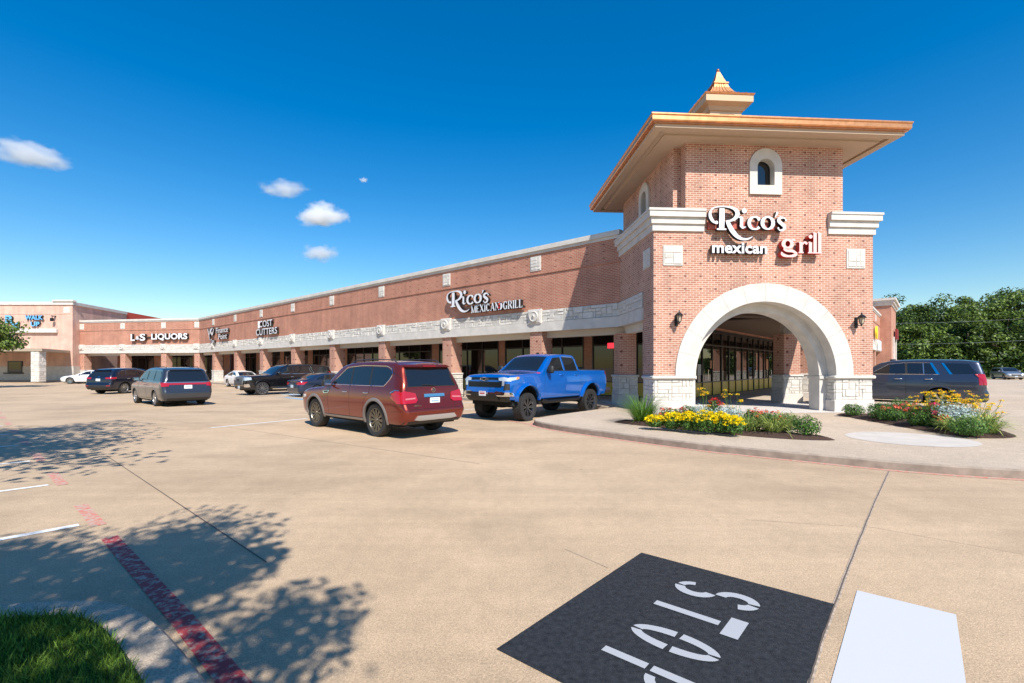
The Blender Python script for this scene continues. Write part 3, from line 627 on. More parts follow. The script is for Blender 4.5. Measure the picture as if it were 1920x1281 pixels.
rp(b, .27,13.52,.31,13.52,0,True); rp(b,.31,13.52,.31,13.57); rp(b,.31,13.57,.24,13.60); rp(b,.24,13.60,.15,13.85); rp(b,.15,13.85,.06,14.12); rp(b,.06,14.12,.03,14.15)
for k in range(4):
    for i in range(-2, 3):
        pts = [];
        for (a,za) in prof:
            o_ = i*a*.33; p = [(o_, -a), (a, o_), (o_, a), (-a, o_)][k]; pts.append((cx_+p[0], cy_+p[1], za+.012))
        b.tube(pts, .014, 4)
b.build('cupola_roof', COPP, cup)
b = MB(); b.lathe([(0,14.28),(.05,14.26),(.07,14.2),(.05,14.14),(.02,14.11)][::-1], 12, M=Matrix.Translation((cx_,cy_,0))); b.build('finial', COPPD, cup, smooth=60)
for k in range(4):
    b = MB(); Mk = Matrix.Translation((cx_,cy_,0)) @ Matrix.Rotation(R(90*k),4,'Z'); b.box(-.30,.30,-.765,-.74,11.55,11.98,0,Mk)
    for i in range(5): b.box(-.28,.28,-.79,-.765,11.60+i*.075,11.625+i*.075,1,Mk)
    b.build('louver', [WELL, STUC], cup)
# cornices (wrap the front corners and return along the sides)
def cornice(x0, x1, left):
    b = MB()
    for (o_, z0, z1) in ((.06, TZ0, 6.68), (.12, 6.68, 6.90), (.20, 6.90, 7.10), (.23, 7.10, TZ1+.02)):
        if left: b.box(-o_, x1, -o_, .0, z0, z1); b.box(-o_, .0, 0.0, 4.7, z0, z1)
        else: b.box(x0, TWd+o_, -o_, .0, z0, z1); b.box(TWd, TWd+o_, 0.0, 4.7, z0, z1)
    if left: b.face([(-.23,-.23,TZ1+.022),(x1,-.23,TZ1+.022),(x1,0,TZ1+.022),(-.23,0,TZ1+.022)])
    return b.build('cornice', LIME, tw)
cornice(0, 1.78, True); cornice(6.30, 8, False)
b = MB()      # parapet cap on the lower roof edge
b.box(-.02, ux0, -.0+.002, .3, TZ1-.05, TZ1); b.build('parapet_cap', LIME, tw); b = MB(); b.box(ux1, TWd+.02, .002, .3, TZ1-.05, TZ1); b.build('parapet_cap', LIME, tw)
# stone arch ring
def archring(mb, r0, r1, y0, y1, mi=0, n=48, a0=0, a1=math.pi):
    for i in range(n):
        a, c = a0+(a1-a0)*i/n, a0+(a1-a0)*(i+1)/n
        f = lambda r, a, y: (AC+r*math.cos(a), y, AZ+r*math.sin(a))
        mb.face([f(r0,a,y0), f(r1,a,y0), f(r1,c,y0), f(r0,c,y0)][::-1], mi); mb.face([f(r0,a,y0), f(r0,c,y0), f(r0,c,y1), f(r0,a,y1)][::-1], mi); mb.face([f(r1,a,y0), f(r1,a,y1), f(r1,c,y1), f(r1,c,y0)][::-1], mi)
        mb.face([f(r0,a,y1), f(r0,c,y1), f(r1,c,y1), f(r1,a,y1)][::-1], mi)
b = MB(); archring(b, RI, RO, -.05, .40); archring(b, RI-.10, RI+.02, .40, .46)
ar = b.build('stone_arch', LIME, tw, smooth=30)
b = MB(); archring(b, RI-.30, RI-.10, .42, 1.0); b.build('inner_arch', LIME, ar, smooth=30)
for k in range(1, 12):
    b = MB(); a = math.pi*k/12; u = Vector((math.cos(a),0,math.sin(a))); v_ = Vector((-math.sin(a),0,math.cos(a))); c0 = Vector((AC,-.052,AZ)); q = [c0+u*(RI+.01)-v_*.006, c0+u*(RO-.01)-v_*.006, c0+u*(RO-.01)+v_*.006, c0+u*(RI+.01)+v_*.006]; b.face([tuple(p) for p in q])
    b.build('joint_line', mat('stone_joint', (.33,.30,.27), .9), ar)
# piers
for x0, x1 in ((0, AC-RI+.02), (AC+RI-.02, TWd)):
    b = MB(); ashlar_box(b, x0+.02, x1-.02, .02, .98, .56, 1.31, 'flrk', .125, .03); 
    p = b.build('stone_pier', [LIME2, MORT], tw)
    b = MB(); b.bbox(x0-.04, x1+.04, -.04, 1.04, SW-.05, .565, .02); b.build('plinth', PLINTH, p)
    b = MB(); b.bbox(x0-.07, x1+.07, -.09, 1.08, 1.31, AZ, .035); b.build('cap', LIME, p)
    b = MB(); s_ = 1 if x0 == 0 else -1; xa = x0 if x0 == 0 else x1
    b.box(min(xa+s_*.02, xa+s_*.72), max(xa+s_*.02, xa+s_*.72), 1.04, 1.12, SW, AZ, 0); b.build('pier_return', LIME, p)
    # jamb behind the ring, under the inner arch
    b = MB(); xe = AC-RI+.28 if x0 == 0 else AC+RI-.28; xs = AC-RI-.05 if x0 == 0 else AC+RI+.05
    b.box(min(xe,xs), max(xe,xs), .43, .99, SW, 1.305); b.box(min(xe,xs)-.03, max(xe,xs)+.03, .38, 1.03, 1.305, 1.42); b.build('jamb', LIME, p)
# brick behind the ring on the passage side
for xa, xb in ((.05,.75),(7.25,7.95)): b = MB(); b.box(xa, xb, .86, 1.11, AZ, 4.3); b.build('reveal', BR_T, tw)
# side header bands, stone
for sx, fr_ in ((0, 1), (TWd, -1)):
    b = MB(); M = Matrix.Translation((sx, 0, 0)) @ Matrix.Rotation(R(-90 if sx == 0 else 90), 4, 'Z')
    L0, L1 = (-4.15, -1.02) if sx == 0 else (1.02, 4.15)
    b.box(L0, L1, -.05, .5, 3.91, 4.5, 1); ashlar(b, L0, L1, 3.93, 4.49, -.05, .13, .035, 0); b.box(L0-.0, L1, -.08, .5, 3.46, 3.91, 2); b.box(L0, L1, .25, .60, 3.17, 3.46, 2)
    b.v = [tuple(M @ Vector(v)) for v in b.v]; b.build('stone_band', [LIME2, MORT, LIME], tw)
rough_square(tw, .68, 5.59); rough_square(tw, 7.35, 5.58)
rough_square(tw, 0, 5.62, M=Matrix.Translation((0,.67,0)) @ Matrix.Rotation(R(-90),4,'Z')); rough_square(tw, 0, 5.62, M=Matrix.Translation((8.0,.67,0)) @ Matrix.Rotation(R(90),4,'Z'))
# piers where tower meets the wings
for x0 in (-.08, 7.28):
    b = MB(); b.box(x0+.02, x0+.78, 3.97, 4.73, AZ-.05, 3.2); p = b.build('corner_column', BR_C, tw)
    b = MB(); ashlar_box(b, x0-.02, x0+.82, 3.93, 4.77, .56, 1.31, 'flrk', .125, .03); b.build('stone_base', [LIME2, MORT], p)
    b = MB(); b.bbox(x0-.06, x0+.86, 3.89, 4.81, SW-.05, .565, .02); b.build('plinth', PLINTH, p)
    b = MB(); b.bbox(x0-.09, x0+.89, 3.86, 4.84, 1.31, 1.40, .03); b.build('cap', LIME, p)
# passage ceiling with dark beams
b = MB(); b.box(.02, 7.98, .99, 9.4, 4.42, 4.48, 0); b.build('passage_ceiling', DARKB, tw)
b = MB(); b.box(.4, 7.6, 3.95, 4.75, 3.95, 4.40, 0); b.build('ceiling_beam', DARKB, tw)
# gooseneck lanterns on the front wall
def lantern(name, t, z, label):
    th = thing(name, tuple(W(t, -.0, z)), A, label, 'wall lamp', 'wall lanterns beside the big arch')
    b = MB(); b.bbox(-.06,.06,-.03,.0,-.18,.20,.01); b.build('backplate', BLACKM, th)
    b = MB(); b.tube([(0,-.03,-.02),(0,-.12,-.10),(0,-.22,-.12),(0,-.26,-.06)], .014, 6); b.tube([(0,-.03,.10),(0,-.14,.17),(0,-.26,.17)], .010, 6); b.build('arm', BLACKM, th, smooth=60)
    b = MB(); Mh = Matrix.Translation((0,-.26,0))
    b.lathe([(0,-.15),(.02,-.14),(.012,-.10),(.05,-.07),(.065,-.05)], 6, M=Mh); b.lathe([(.15,.155),(.155,.165),(.09,.235),(.03,.275),(.02,.30),(.028,.315),(.0,.36)], 6, M=Mh); b.lathe([(0,.155),(.15,.155)], 6, M=Mh)
    for k in range(6):
        a = math.pi*k/3; b.tube([(.062*math.cos(a),-.26+.062*math.sin(a),-.05),(.10*math.cos(a),-.26+.10*math.sin(a),.155)], .008, 4)
    b.build('lamp_head', BLACKM, th)
    b = MB(); b.lathe([(.055,-.045),(.09,.15)], 6, M=Mh); b.build('lamp_glass', mat('lamp_glass', (.55,.45,.33), .15, spec=.8), th); return th
lantern('wall_lantern', .80, 3.33, 'black iron lantern on the brick left of the big stone arch')
lantern('wall_lantern', 7.36, 3.30, 'black iron lantern on the brick right of the big stone arch')

# ------------------------------------------------------------------ the retail wings
def column_proto(brick):
    root = MB(); root.box(-.37,.37, 0, .85, AZ-.05, 3.84); o = root.build('brick_column', brick)
    b = MB(); ashlar_box(b, -.40,.40,-.03,.88,.45,1.31,'flrk',.125,.025); b.build('stone_base', [LIME2, MORT], o)
    b = MB(); b.bbox(-.44,.44,-.07,.92,SW-.05,.455,.02); b.build('plinth', PLINTH, o)
    b = MB(); b.bbox(-.46,.46,-.09,.94,1.31,1.40,.03); b.build('base_cap', LIME, o)
    b = MB(); b.bbox(-.41,.41,-.14,.45,3.84,4.56,.02); b.bbox(-.36,.36,-.16,-.10,3.90,4.50,.02); b.build('capital', LIME, o)
    b = MB(); Mx = Matrix.Translation((0,-.16,4.2)) @ Matrix.Rotation(R(90),4,'X'); b.lathe([(.27,0),(.27,.05),(.23,.07),(.20,.045),(.08,.055),(.06,.09),(0,.10)], 28, M=Mx); b.build('medallion', LIME, o, smooth=40)
    b = MB(); c = Vector((0,-.262,4.2)); b.face([(0,-.262,4.14),(.045,-.262,4.2),(0,-.262,4.26),(-.045,-.262,4.2)]); b.build('rosette', mat('rosette_grey', (.22,.21,.2), .6), o)
    return o
col_src = None
def add_column(parent, x, brick):
    global col_src
    if col_src is None: col_src = column_proto(BR_C); c = col_src; c.parent = parent
    else: c = link_copy(col_src, parent)
    c.location = (x, 0, 0); return c
def wing(name, org, ang, x0, x1, cols, label, seedk, bays, brick=BR_S, Z=(4.5,6.26,7.27,7.62), setback=4.75, depth=14, capends=(0,0), back_lit=False):
    rr = random.Random(seedk); th = thing(name, tuple(org), ang, label, 'building')
    b = MB(); b.box(x0, x1, 0, .35, Z[0], Z[1]); b.build('front_wall', brick, th)
    b = MB(); b.box(x0, x1, -.012, .35, Z[1]+.06, Z[2]); b.build('frieze', BR_U if brick is BR_S else brick, th)
    b = MB(); b.box(x0, x1, -.045, .30, Z[1], Z[1]+.06); b.build('string_course', brick, th)
    b = MB(); b.box(x0, x1, -.06,.45,Z[2],Z[2]+.13); b.box(x0,x1,-.13,.50,Z[2]+.13,Z[2]+.30); b.box(x0,x1,-.10,.48,Z[2]+.30,Z[3]); b.build('coping', LIME, th)
    edges = [x0]+[c for c in cols]+[x1]
    b = MB(); b.box(x0, x1, .0, .40, 3.91, Z[0]-.001, 1); ashlar(b, x0, x1, 3.92, Z[0]-.01, 0.0, .135, .04, 0, rr=rr); b.build('stone_band', [LIME2, MORT], th)
    b = MB(); b.box(x0, x1, -.09,.40,3.46,3.91); b.build('lintel', LIME, th)
    b = MB(); b.box(x0, x1, .40,.75,3.17,3.60); b.build('soffit_beam', STUC if False else mat('grey_stucco', (.52,.46,.39), .85), th)
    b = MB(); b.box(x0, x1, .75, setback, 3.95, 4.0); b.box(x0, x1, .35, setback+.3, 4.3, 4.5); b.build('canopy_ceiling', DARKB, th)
    b = MB(); b.box(x0, x1, setback, setback+.3, 3.8, 7.0); b.box(x0, x1, .35, depth, 6.8, 6.9); b.box(x0, x1, depth, depth+.3, 0, 7.2)
    if capends[0]: b.box(x0, x0+.3, .35, depth, 0, 7.2)
    if capends[1]: b.box(x1-.3, x1, .35, depth, 0, 7.2)
    b.build('rear_wall', brick, th)
    for c in cols:
        add_column(th, c, brick)
        rough_square(th, c, 6.80, -.012, .66, .72)
    # shopfronts, one per bay
    bx = sorted([x0]+list(cols)+[x1])
    for i, (a, c) in enumerate(zip(bx, bx[1:])):
        if c-a < 2.0:
            b = MB(); b.box(a, c, setback, setback+.25, SW, 3.8); b.build('shop_wall', brick, th); continue
        kind = bays(i, (a+c)/2) if bays else 'dark'
        pl = .28 if kind == 'rico' else .55; 
        if kind == 'rico' and name == 'retail_wing' and x1 > 5: pl = .002
        if pl > .1:
            for xa, xb in ((a, a+pl), (c-pl, c)): b = MB(); b.box(xa, xb, setback, setback+.25, SW, 3.8); b.build('shop_wall', brick, th)
        A0, A1 = a+pl, c-pl; nm = max(2, round((A1-A0)/1.35)); f = MB(); kz = .90
        f.box(A0, A1, setback-.03, setback+.08, 3.62, 3.8); f.box(A0, A1, setback-.03, setback+.08, 2.9, 2.98); f.box(A0, A1, setback-.03, setback+.08, SW, SW+.06); f.box(A0, A1, setback-.03, setback+.08, kz, kz+.05)
        for k in range(nm+1):
            xx = A0+(A1-A0)*k/nm; xx = min(max(xx, A0+.04), A1-.04); f.box(xx-.035, xx+.035, setback-.035, setback+.085, SW, 3.8)
        fo = f.build('shop_window', FRAME, th)
        g_ = MB(); g_.face([(A0, setback+.02, kz), (A1, setback+.02, kz), (A1, setback+.02, 3.7), (A0, setback+.02, 3.7)]); g_.build('pane', GLASS2, fo)
        if (i+seedk) % 2 == 0:
            for q_ in range(rr.choice((1, 2))):
                px0 = A0+(A1-A0)*rr.uniform(.08,.8); pz0 = rr.uniform(1.1,1.9); pw, ph_ = rr.uniform(.35,.7), rr.uniform(.4,.8); b = MB(); b.face([(px0,setback+.008,pz0),(px0+pw,setback+.008,pz0),(px0+pw,setback+.008,pz0+ph_),(px0,setback+.008,pz0+ph_)]); b.build('poster', rr.choice([mat('poster_white',(.55,.55,.53),.5), mat('poster_blue',(.10,.22,.40),.5), mat('poster_orange',(.50,.20,.08),.5)]), fo)
            b = MB(); dx_ = (A0+A1)/2; b.tube([(dx_-.10,setback-.09,1.0),(dx_-.10,setback-.09,1.6)], .015, 6); b.build('door_handle', CHROME, fo)
        k_ = MB(); k_.face([(A0, setback+.015, SW), (A1, setback+.015, SW), (A1, setback+.015, kz+.01), (A0, setback+.015, kz+.01)])
        k_.build('knee_panel', {'rico': YEL, 'dark': mat('dark_panel', (.05,.035,.03), .4), 'tan': mat('tan_panel', (.35,.22,.14), .6)}[kind], fo)
    return th
colsL = [-(4.60+6.60*k) for k in range(8)]
wing('retail_wing', J, AN_L, -55.67, .02, colsL[::-1], 'long one storey brick shop row running left from the tower, limestone band over its columns', 3, lambda i, xm: 'rico' if xm > -17.5 else ('tan' if i % 3 == 1 else 'dark'))
colsR = [4.60+6.60*k for k in range(6)]
wing('retail_wing', J2, AN_R, -.02, 43.0, colsR, 'brick shop row running back on the right behind the tower arch', 4, lambda i, xm: 'rico' if xm < 25 else 'dark')
colsQ = [-17.0, -10.9, -5.0, -.35]
wing('liquor_store_row', BEND, AN_Q, -17.3, 0.02, colsQ, 'far end of the shop row, a short brick front with the liquors sign', 6, lambda i, xm: 'dark', capends=(0,0))
# corner post between the two shopfronts under the arch
b = MB(); c_ = 4.75
xk, yk = 4.0, 3.95+.7071*(2*c_)-4.0
b.box(xk-.12, xk+.12, yk-.12, yk+.12, SW, 3.9); b.build('corner_post', FRAME, tw)

# end pavilion of the right wing
pv = thing('corner_pavilion', tuple(J2+U2*43+(-U1*-1)*0), AN_R, 'tall brick end pavilion seen past the right edge of the tower', 'building')
b = MB(); b.box(0, 8.6, -1.0, 10, SW, 9.0); b.build('wall', BR_S, pv)
b = MB()
for o_, z0, z1 in ((.10,8.55,8.8),(.25,8.8,9.1),(.42,9.1,9.35)): b.box(-o_, 8.6+o_, -1.0-o_, 10, z0, z1)
b.build('cornice', LIME, pv)
b = MB(); b.box(6.6, 7.6, -1.14, -1.0, SW, 5.2); b.box(2.4,3.4,-1.14,-1.0,SW,5.2); b.build('pilaster', LIME, pv)
def wall_sign(name, pos, ang, label): return thing(name, tuple(pos), ang, label, 'sign')
def onR(w_, y, z): return J2+U2*w_-(-Vector((-U2.y,U2.x,0)))*y+Vector((0,0,z))
NR = Vector((U2.y, -U2.x, 0))      # outward normal of the right wing
s1 = wall_sign('oval_sign', J2+U2*36.0+NR*.12+Vector((0,0,5.2)), AN_R, 'yellow oval shop sign on the far brick wing, right of the tower')
b = MB(); b.lathe([(0,0),(.68,0),(.68,.15),(0,.15)], 28, M=Matrix.Scale(.95,4,(0,0,1)) @ Matrix.Rotation(R(90),4,'X')); b.build('panel', mat('yellow_sign', (.85,.68,.03), .4), s1)
s2 = wall_sign('white_sign', J2+U2*39.5+NR*.12+Vector((0,0,4.0)), AN_R, 'white shop sign below the yellow oval on the far brick wing')
b = MB(); b.bbox(-1.6,1.6,-.15,0,-.55,.55,.03); b.build('panel', WHITEL, s2)
s3 = wall_sign('red_sign', J2+U2*48.5+NR*1.15+Vector((0,0,5.6)), AN_R, 'dark red shop sign on the end pavilion of the right wing')
b = MB(); b.bbox(-1.5,1.5,-.2,0,-.6,.6,.03); b.build('panel', mat('maroon_sign', (.22,.02,.025), .4), s3)

# pharmacy at the far left
phr = thing('pharmacy_building', tuple(CP), R(0), 'tall pale brick pharmacy at the far left with blue sign letters', 'building')
b = MB(); d_ = Vector((-.182,.983,0)); L_ = 10.9
b.box(-70, -2.65, .001, 14, 1.85, 9.39); b.face([(-2.65,0,1.85),(0,0,1.85),(0,0,9.4),(-2.65,0,9.4)])
f1 = d_*L_; f2 = d_*60
b.face([(0,0,0), tuple(f1), tuple(f1+Vector((0,0,9.4))), (0,0,9.4)]); b.face([(0,0,9.4), (-.1,.1,9.4), tuple(f1+Vector((0,0,9.4)))])
b.build('wall', BR_P, phr)
b = MB(); b.face([tuple(f1+Vector((0,0,0))), tuple(f2), tuple(f2+Vector((0,0,9.78))), tuple(f1+Vector((0,0,9.78)))]); b.face([tuple(f1+Vector((0,0,9.78))), tuple(f2+Vector((0,0,9.78))), tuple(f2+Vector((-6,0,9.78))), tuple(f1+Vector((-6,0,9.78)))]); b.build('red_wall', mat('red_wall', (.62,.07,.035), .7), phr)
b = MB(); b.box(-70,.12,-.12,.4,9.4,9.78); Mz = Matrix.Rotation(math.atan2(.983,-.182),4,'Z'); b.box(.0,L_,-.12,.4,9.4,9.78,0,Mz); b.bbox(-2.3,.25,-.25,.3,9.78,10.0,.03); b.build('coping', LIME, phr)
b = MB(); b.box(-70,0,-.06,.3,0,1.85); b.box(0,1.2,-.08,.3,0,1.85,0,Mz); b.build('stone_base', LIME, phr)
b = MB(); b.bbox(-12.0,-1.75,-.35,0,5.95,6.45,.04); b.build('ledge', LIME, phr)
b = MB(); b.box(-70,-.3,-.03,0,8.25,8.33); b.build('string_course', BR_P, phr)
rough_square(phr, -.72, 8.75, -.01, .75, .75)
b = MB(); b.box(-7.9,-6.1,-.10,.0,1.1,2.5,0); wi = b.build('walk_up_window', FRAME, phr); b = MB(); b.face([(-7.75,-.105,1.2),(-6.25,-.105,1.2),(-6.25,-.105,2.4),(-7.75,-.105,2.4)]); b.build('pane', GLASS, wi)
b = MB(); b.bbox(-8.2,-5.9,-.35,-.06,.95,1.08,.02); b.build('counter', BLACKP, wi)
b = MB(); b.bbox(-2.2,-2.0,-.5,0,7.95,8.05,.01); b.bbox(-2.25,-1.95,-.6,-.35,7.35,7.75,.03); b.box(-2.13,-2.07,-.45,-.40,7.7,8.0); b.build('wall_camera', BLACKM, phr)
cn = thing('walk_up_canopy', tuple(CP), 0, 'flat tan metal canopy on a stone pylon in front of the pharmacy', 'canopy')
b = MB(); b.face([(-14,-6.9,3.78),(3.0,-6.9,3.78),(-.3,0,3.78),(-14,0,3.78)]); b.face([(-14,-6.9,3.48),(-14,0,3.48),(-.3,0,3.48),(3.0,-6.9,3.48)])
b.face([(-14,-6.9,3.48),(3.0,-6.9,3.48),(3.0,-6.9,3.78),(-14,-6.9,3.78)]); b.face([(3.0,-6.9,3.48),(-.3,0,3.48),(-.3,0,3.78),(3.0,-6.9,3.78)]); b.build('canopy_roof', mat('canopy_metal', (.42,.34,.25), .5, metal=.2), cn)
b = MB()
for k in range(8): b.box(-13.5+k*1.9,-13.42+k*1.9,-6.96,-6.9,3.45,3.84)
b.build('seam', BLACKM, cn)
b = MB(); ashlar_box(b, 1.70,2.55,-6.8,-6.0,SW,3.47,'flr',.22,.04); b.build('stone_pylon', [LIME2, MORT], cn)

# ------------------------------------------------------------------ vehicles
def lerp_pts(pts, x):
    if x <= pts[0][0]: return pts[0][1]
    for (a, fa), (b_, fb) in zip(pts, pts[1:]):
        if x <= b_: return fa+(fb-fa)*(x-a)/(b_-a) if b_ > a else fb
    return pts[-1][1]
def pchip(pts, x):       # smooth-ish monotone interpolation
    if x <= pts[0][0]: return pts[0][1]
    if x >= pts[-1][0]: return pts[-1][1]
    n = len(pts)
    def slope(i):
        if i == 0 or i == n-1:
            j = 0 if i == 0 else n-2; return (pts[j+1][1]-pts[j][1])/(pts[j+1][0]-pts[j][0])
        d0 = (pts[i][1]-pts[i-1][1])/(pts[i][0]-pts[i-1][0]); d1 = (pts[i+1][1]-pts[i][1])/(pts[i+1][0]-pts[i][0])
        return 0 if d0*d1 <= 0 else 2*d0*d1/(d0+d1)
    for i in range(n-1):
        if x <= pts[i+1][0]:
            h = pts[i+1][0]-pts[i][0]; t = (x-pts[i][0])/h; m0, m1 = slope(i)*h, slope(i+1)*h
            return (2*t**3-3*t*t+1)*pts[i][1]+(t**3-2*t*t+t)*m0+(-2*t**3+3*t*t)*pts[i+1][1]+(t**3-t*t)*m1
class Shell:
    """car body: top profile T(x), side profile, plan rounding at both ends, sheared nose and tail"""
    def __init__(s, L, w, zb, top, side, xf, xr, axles, Rw, arch, rf=.5, rr=.35, cf=.72, cr=.85, crown=.03, re=.07, hi=None):
        s.L, s.w, s.zb, s.top, s.side, s.xf, s.xr, s.ax, s.Rw, s.arch = L, w, zb, top, side, xf, xr, axles, Rw, arch
        s.rf, s.rr, s.cf, s.cr, s.crown, s.re = rf, rr, cf, cr, crown, re; s.zt = max(z for _, z in top)
    def T(s, x): return lerp_pts(s.tt, x)
    def prep(s, dx):
        xs = set(np.arange(0, s.L+1e-6, dx).round(4)); xs |= {0.0, .02, .05, .09, s.L, s.L-.02, s.L-.05, s.L-.09}
        s.tt = [(x, pchip(s.top, x)) for x in sorted(set(np.arange(0, s.L, .02).round(4)) | {p[0] for p in s.top} | {s.L})]
        for p in s.top: xs.add(p[0])
        for a in s.ax:
            for k in range(17): xs.add(round(a+s.arch*math.cos(math.pi*k/16)*.999, 4))
        xs = sorted(x for x in xs if 0 <= x <= s.L); s.xs = [xs[0]]
        for x in xs[1:]:
            if x-s.xs[-1] > .008: s.xs.append(x)
    def B(s, x):
        z = s.zb
        if x < .6: z += .04*(1-x/.6)
        for a in s.ax:
            d = abs(x-a)
            if d < s.arch: z = max(z, s.Rw+math.sqrt(s.arch**2-d*d))
        return z
    def plan(s, x):
        f = 1
        if x < s.rf: f = s.cf+(1-s.cf)*(1-(1-x/s.rf)**2.4)**(1/2.4)
        d = s.L-x
        if d < s.rr: f = min(f, s.cr+(1-s.cr)*(1-(1-max(0,d)/s.rr)**2.4)**(1/2.4))
        return f
    def hw(s, x, z): return s.w*s.plan(x)*pchip(s.side, z)
    def act(s, x, z):
        a = max(0, 1-x/1.0); c = max(0, 1-(s.L-x)/.9); a = a*a*(3-2*a); c = c*c*(3-2*c)
        return x+a*pchip(s.xf, z)-c*pchip(s.xr, z)
    def P(s, x, y, z): return (s.L/2-s.act(x, z), y, z)       # local +X is forward
    def ys(s, x, z):
        te = s.T(x)-s.crown; y = s.hw(x, z); r = s.re
        if z > te-r: u = min(1, (z-(te-r))/r); y -= r*(1-math.sqrt(max(0, 1-u*u)))
        return y
    def body(s, dx=.06, nz=30):
        s.prep(dx); b = MB(); zl = list(np.linspace(s.zb, s.zt, nz)); K = 7; cols = []
        for x in s.xs:
            te = s.T(x)-s.crown; bz = s.B(x); c = []
            lv = [min(max(z, bz), te) for z in zl]+[te-s.re*(1-math.sin(a)) for a in (.4,.8,1.2)]
            lv = sorted(min(max(z, bz), te) for z in lv)+[te]
            for z in lv: c.append((s.P(x, s.ys(x, z), z)))
            ye = s.ys(x, te)
            for k in range(1, K+1):
                y = ye*(1-k/K); z = te+s.crown*(1-(y/ye)**2); c.append(s.P(x, y, z))
            cols.append(c)
        for c0, c1 in zip(cols, cols[1:]):
            for j in range(len(c0)-1):
                q = [c0[j], c1[j], c1[j+1], c0[j+1]]
                if (Vector(q[0])-Vector(q[3])).length < 1e-5 and (Vector(q[1])-Vector(q[2])).length < 1e-5: continue
                b.face(q[::-1]); b.face([(p[0], -p[1], p[2]) for p in q])
        for c, fl in ((cols[0], 0), (cols[-1], 1)):
            for j in range(len(c)-1):
                p, q = c[j], c[j+1]; f = [p, q, (q[0],-q[1],q[2]), (p[0],-p[1],p[2])]
                if (Vector(p)-Vector(q)).length < 1e-5: continue
                b.face(f[::-1] if fl else f)
        return b
    def side_pt(s, x, z, off, sg): return Vector(s.P(x, sg*(s.ys(x, z)+off), z))
    def endx(s, y, z, rear):
        y = abs(y); lo, hi = (s.L-s.rr, s.L) if rear else (0, s.rf)
        for _ in range(22):
            m = (lo+hi)/2; inside = s.ys(m, z) > y
            if rear: lo, hi = (m, hi) if inside else (lo, m)
            else: lo, hi = (lo, m) if inside else (m, hi)
        return m
    def end_pt(s, y, z, off, rear):
        x = s.endx(y, z, rear); p = Vector(s.P(x, y, z)); p.x += -off if rear else off; 
        e = max(0, (abs(y)/s.w-.7)/.3); p.y += math.copysign(off*e, y); return p
    def top_pt(s, x, y, off):
        te = s.T(x)-s.crown; ye = s.ys(x, te); yy = max(-ye, min(ye, y)); z = te+s.crown*(1-(yy/ye)**2)
        d = (s.T(x+.02)-s.T(x-.02))/.04; n = Vector((d, 0, 1)).normalized(); return Vector(s.P(x, yy, z))+n*off
def patch_pts(poly, f, na, nb, mb, off, mi=0, skirt=.02, flip=False):
    """fill an a-monotone polygon with a grid and lay it on the surface f(a,b,off)"""
    As = [p[0] for p in poly]; a0, a1 = min(As), max(As); xs = sorted(set([a0+(a1-a0)*i/na for i in range(na+1)]+As)); n = len(poly); cols = []
    for x in xs:
        x_ = min(max(x, a0+1e-5), a1-1e-5); hit = []
        for i in range(n):
            p, q = poly[i], poly[(i+1)%n]
            if (p[0]-x_)*(q[0]-x_) <= 0 and p[0] != q[0]: hit.append(p[1]+(q[1]-p[1])*(x_-p[0])/(q[0]-p[0]))
        lo, hi = min(hit), max(hit); cols.append([(x, lo+(hi-lo)*j/nb) for j in range(nb+1)])
    G = [[f(a, b_, off) for a, b_ in c] for c in cols]
    for i in range(len(G)-1):
        for j in range(nb):
            q = [G[i][j], G[i+1][j], G[i+1][j+1], G[i][j+1]]; mb.face(q[::-1] if flip else q, mi)
    if skirt:
        lo_ = [[f(a, b_, off-skirt) for a, b_ in c] for c in cols]; ring = [(i,0) for i in range(len(G))]+[(len(G)-1,j) for j in range(1,nb+1)]+[(i,nb) for i in range(len(G)-2,-1,-1)]+[(0,j) for j in range(nb-1,0,-1)]
        for (i,j),(k,l) in zip(ring, ring[1:]+ring[:1]):
            q = [G[i][j], lo_[i][j], lo_[k][l], G[k][l]]; mb.face(q[::-1] if flip else q, mi)
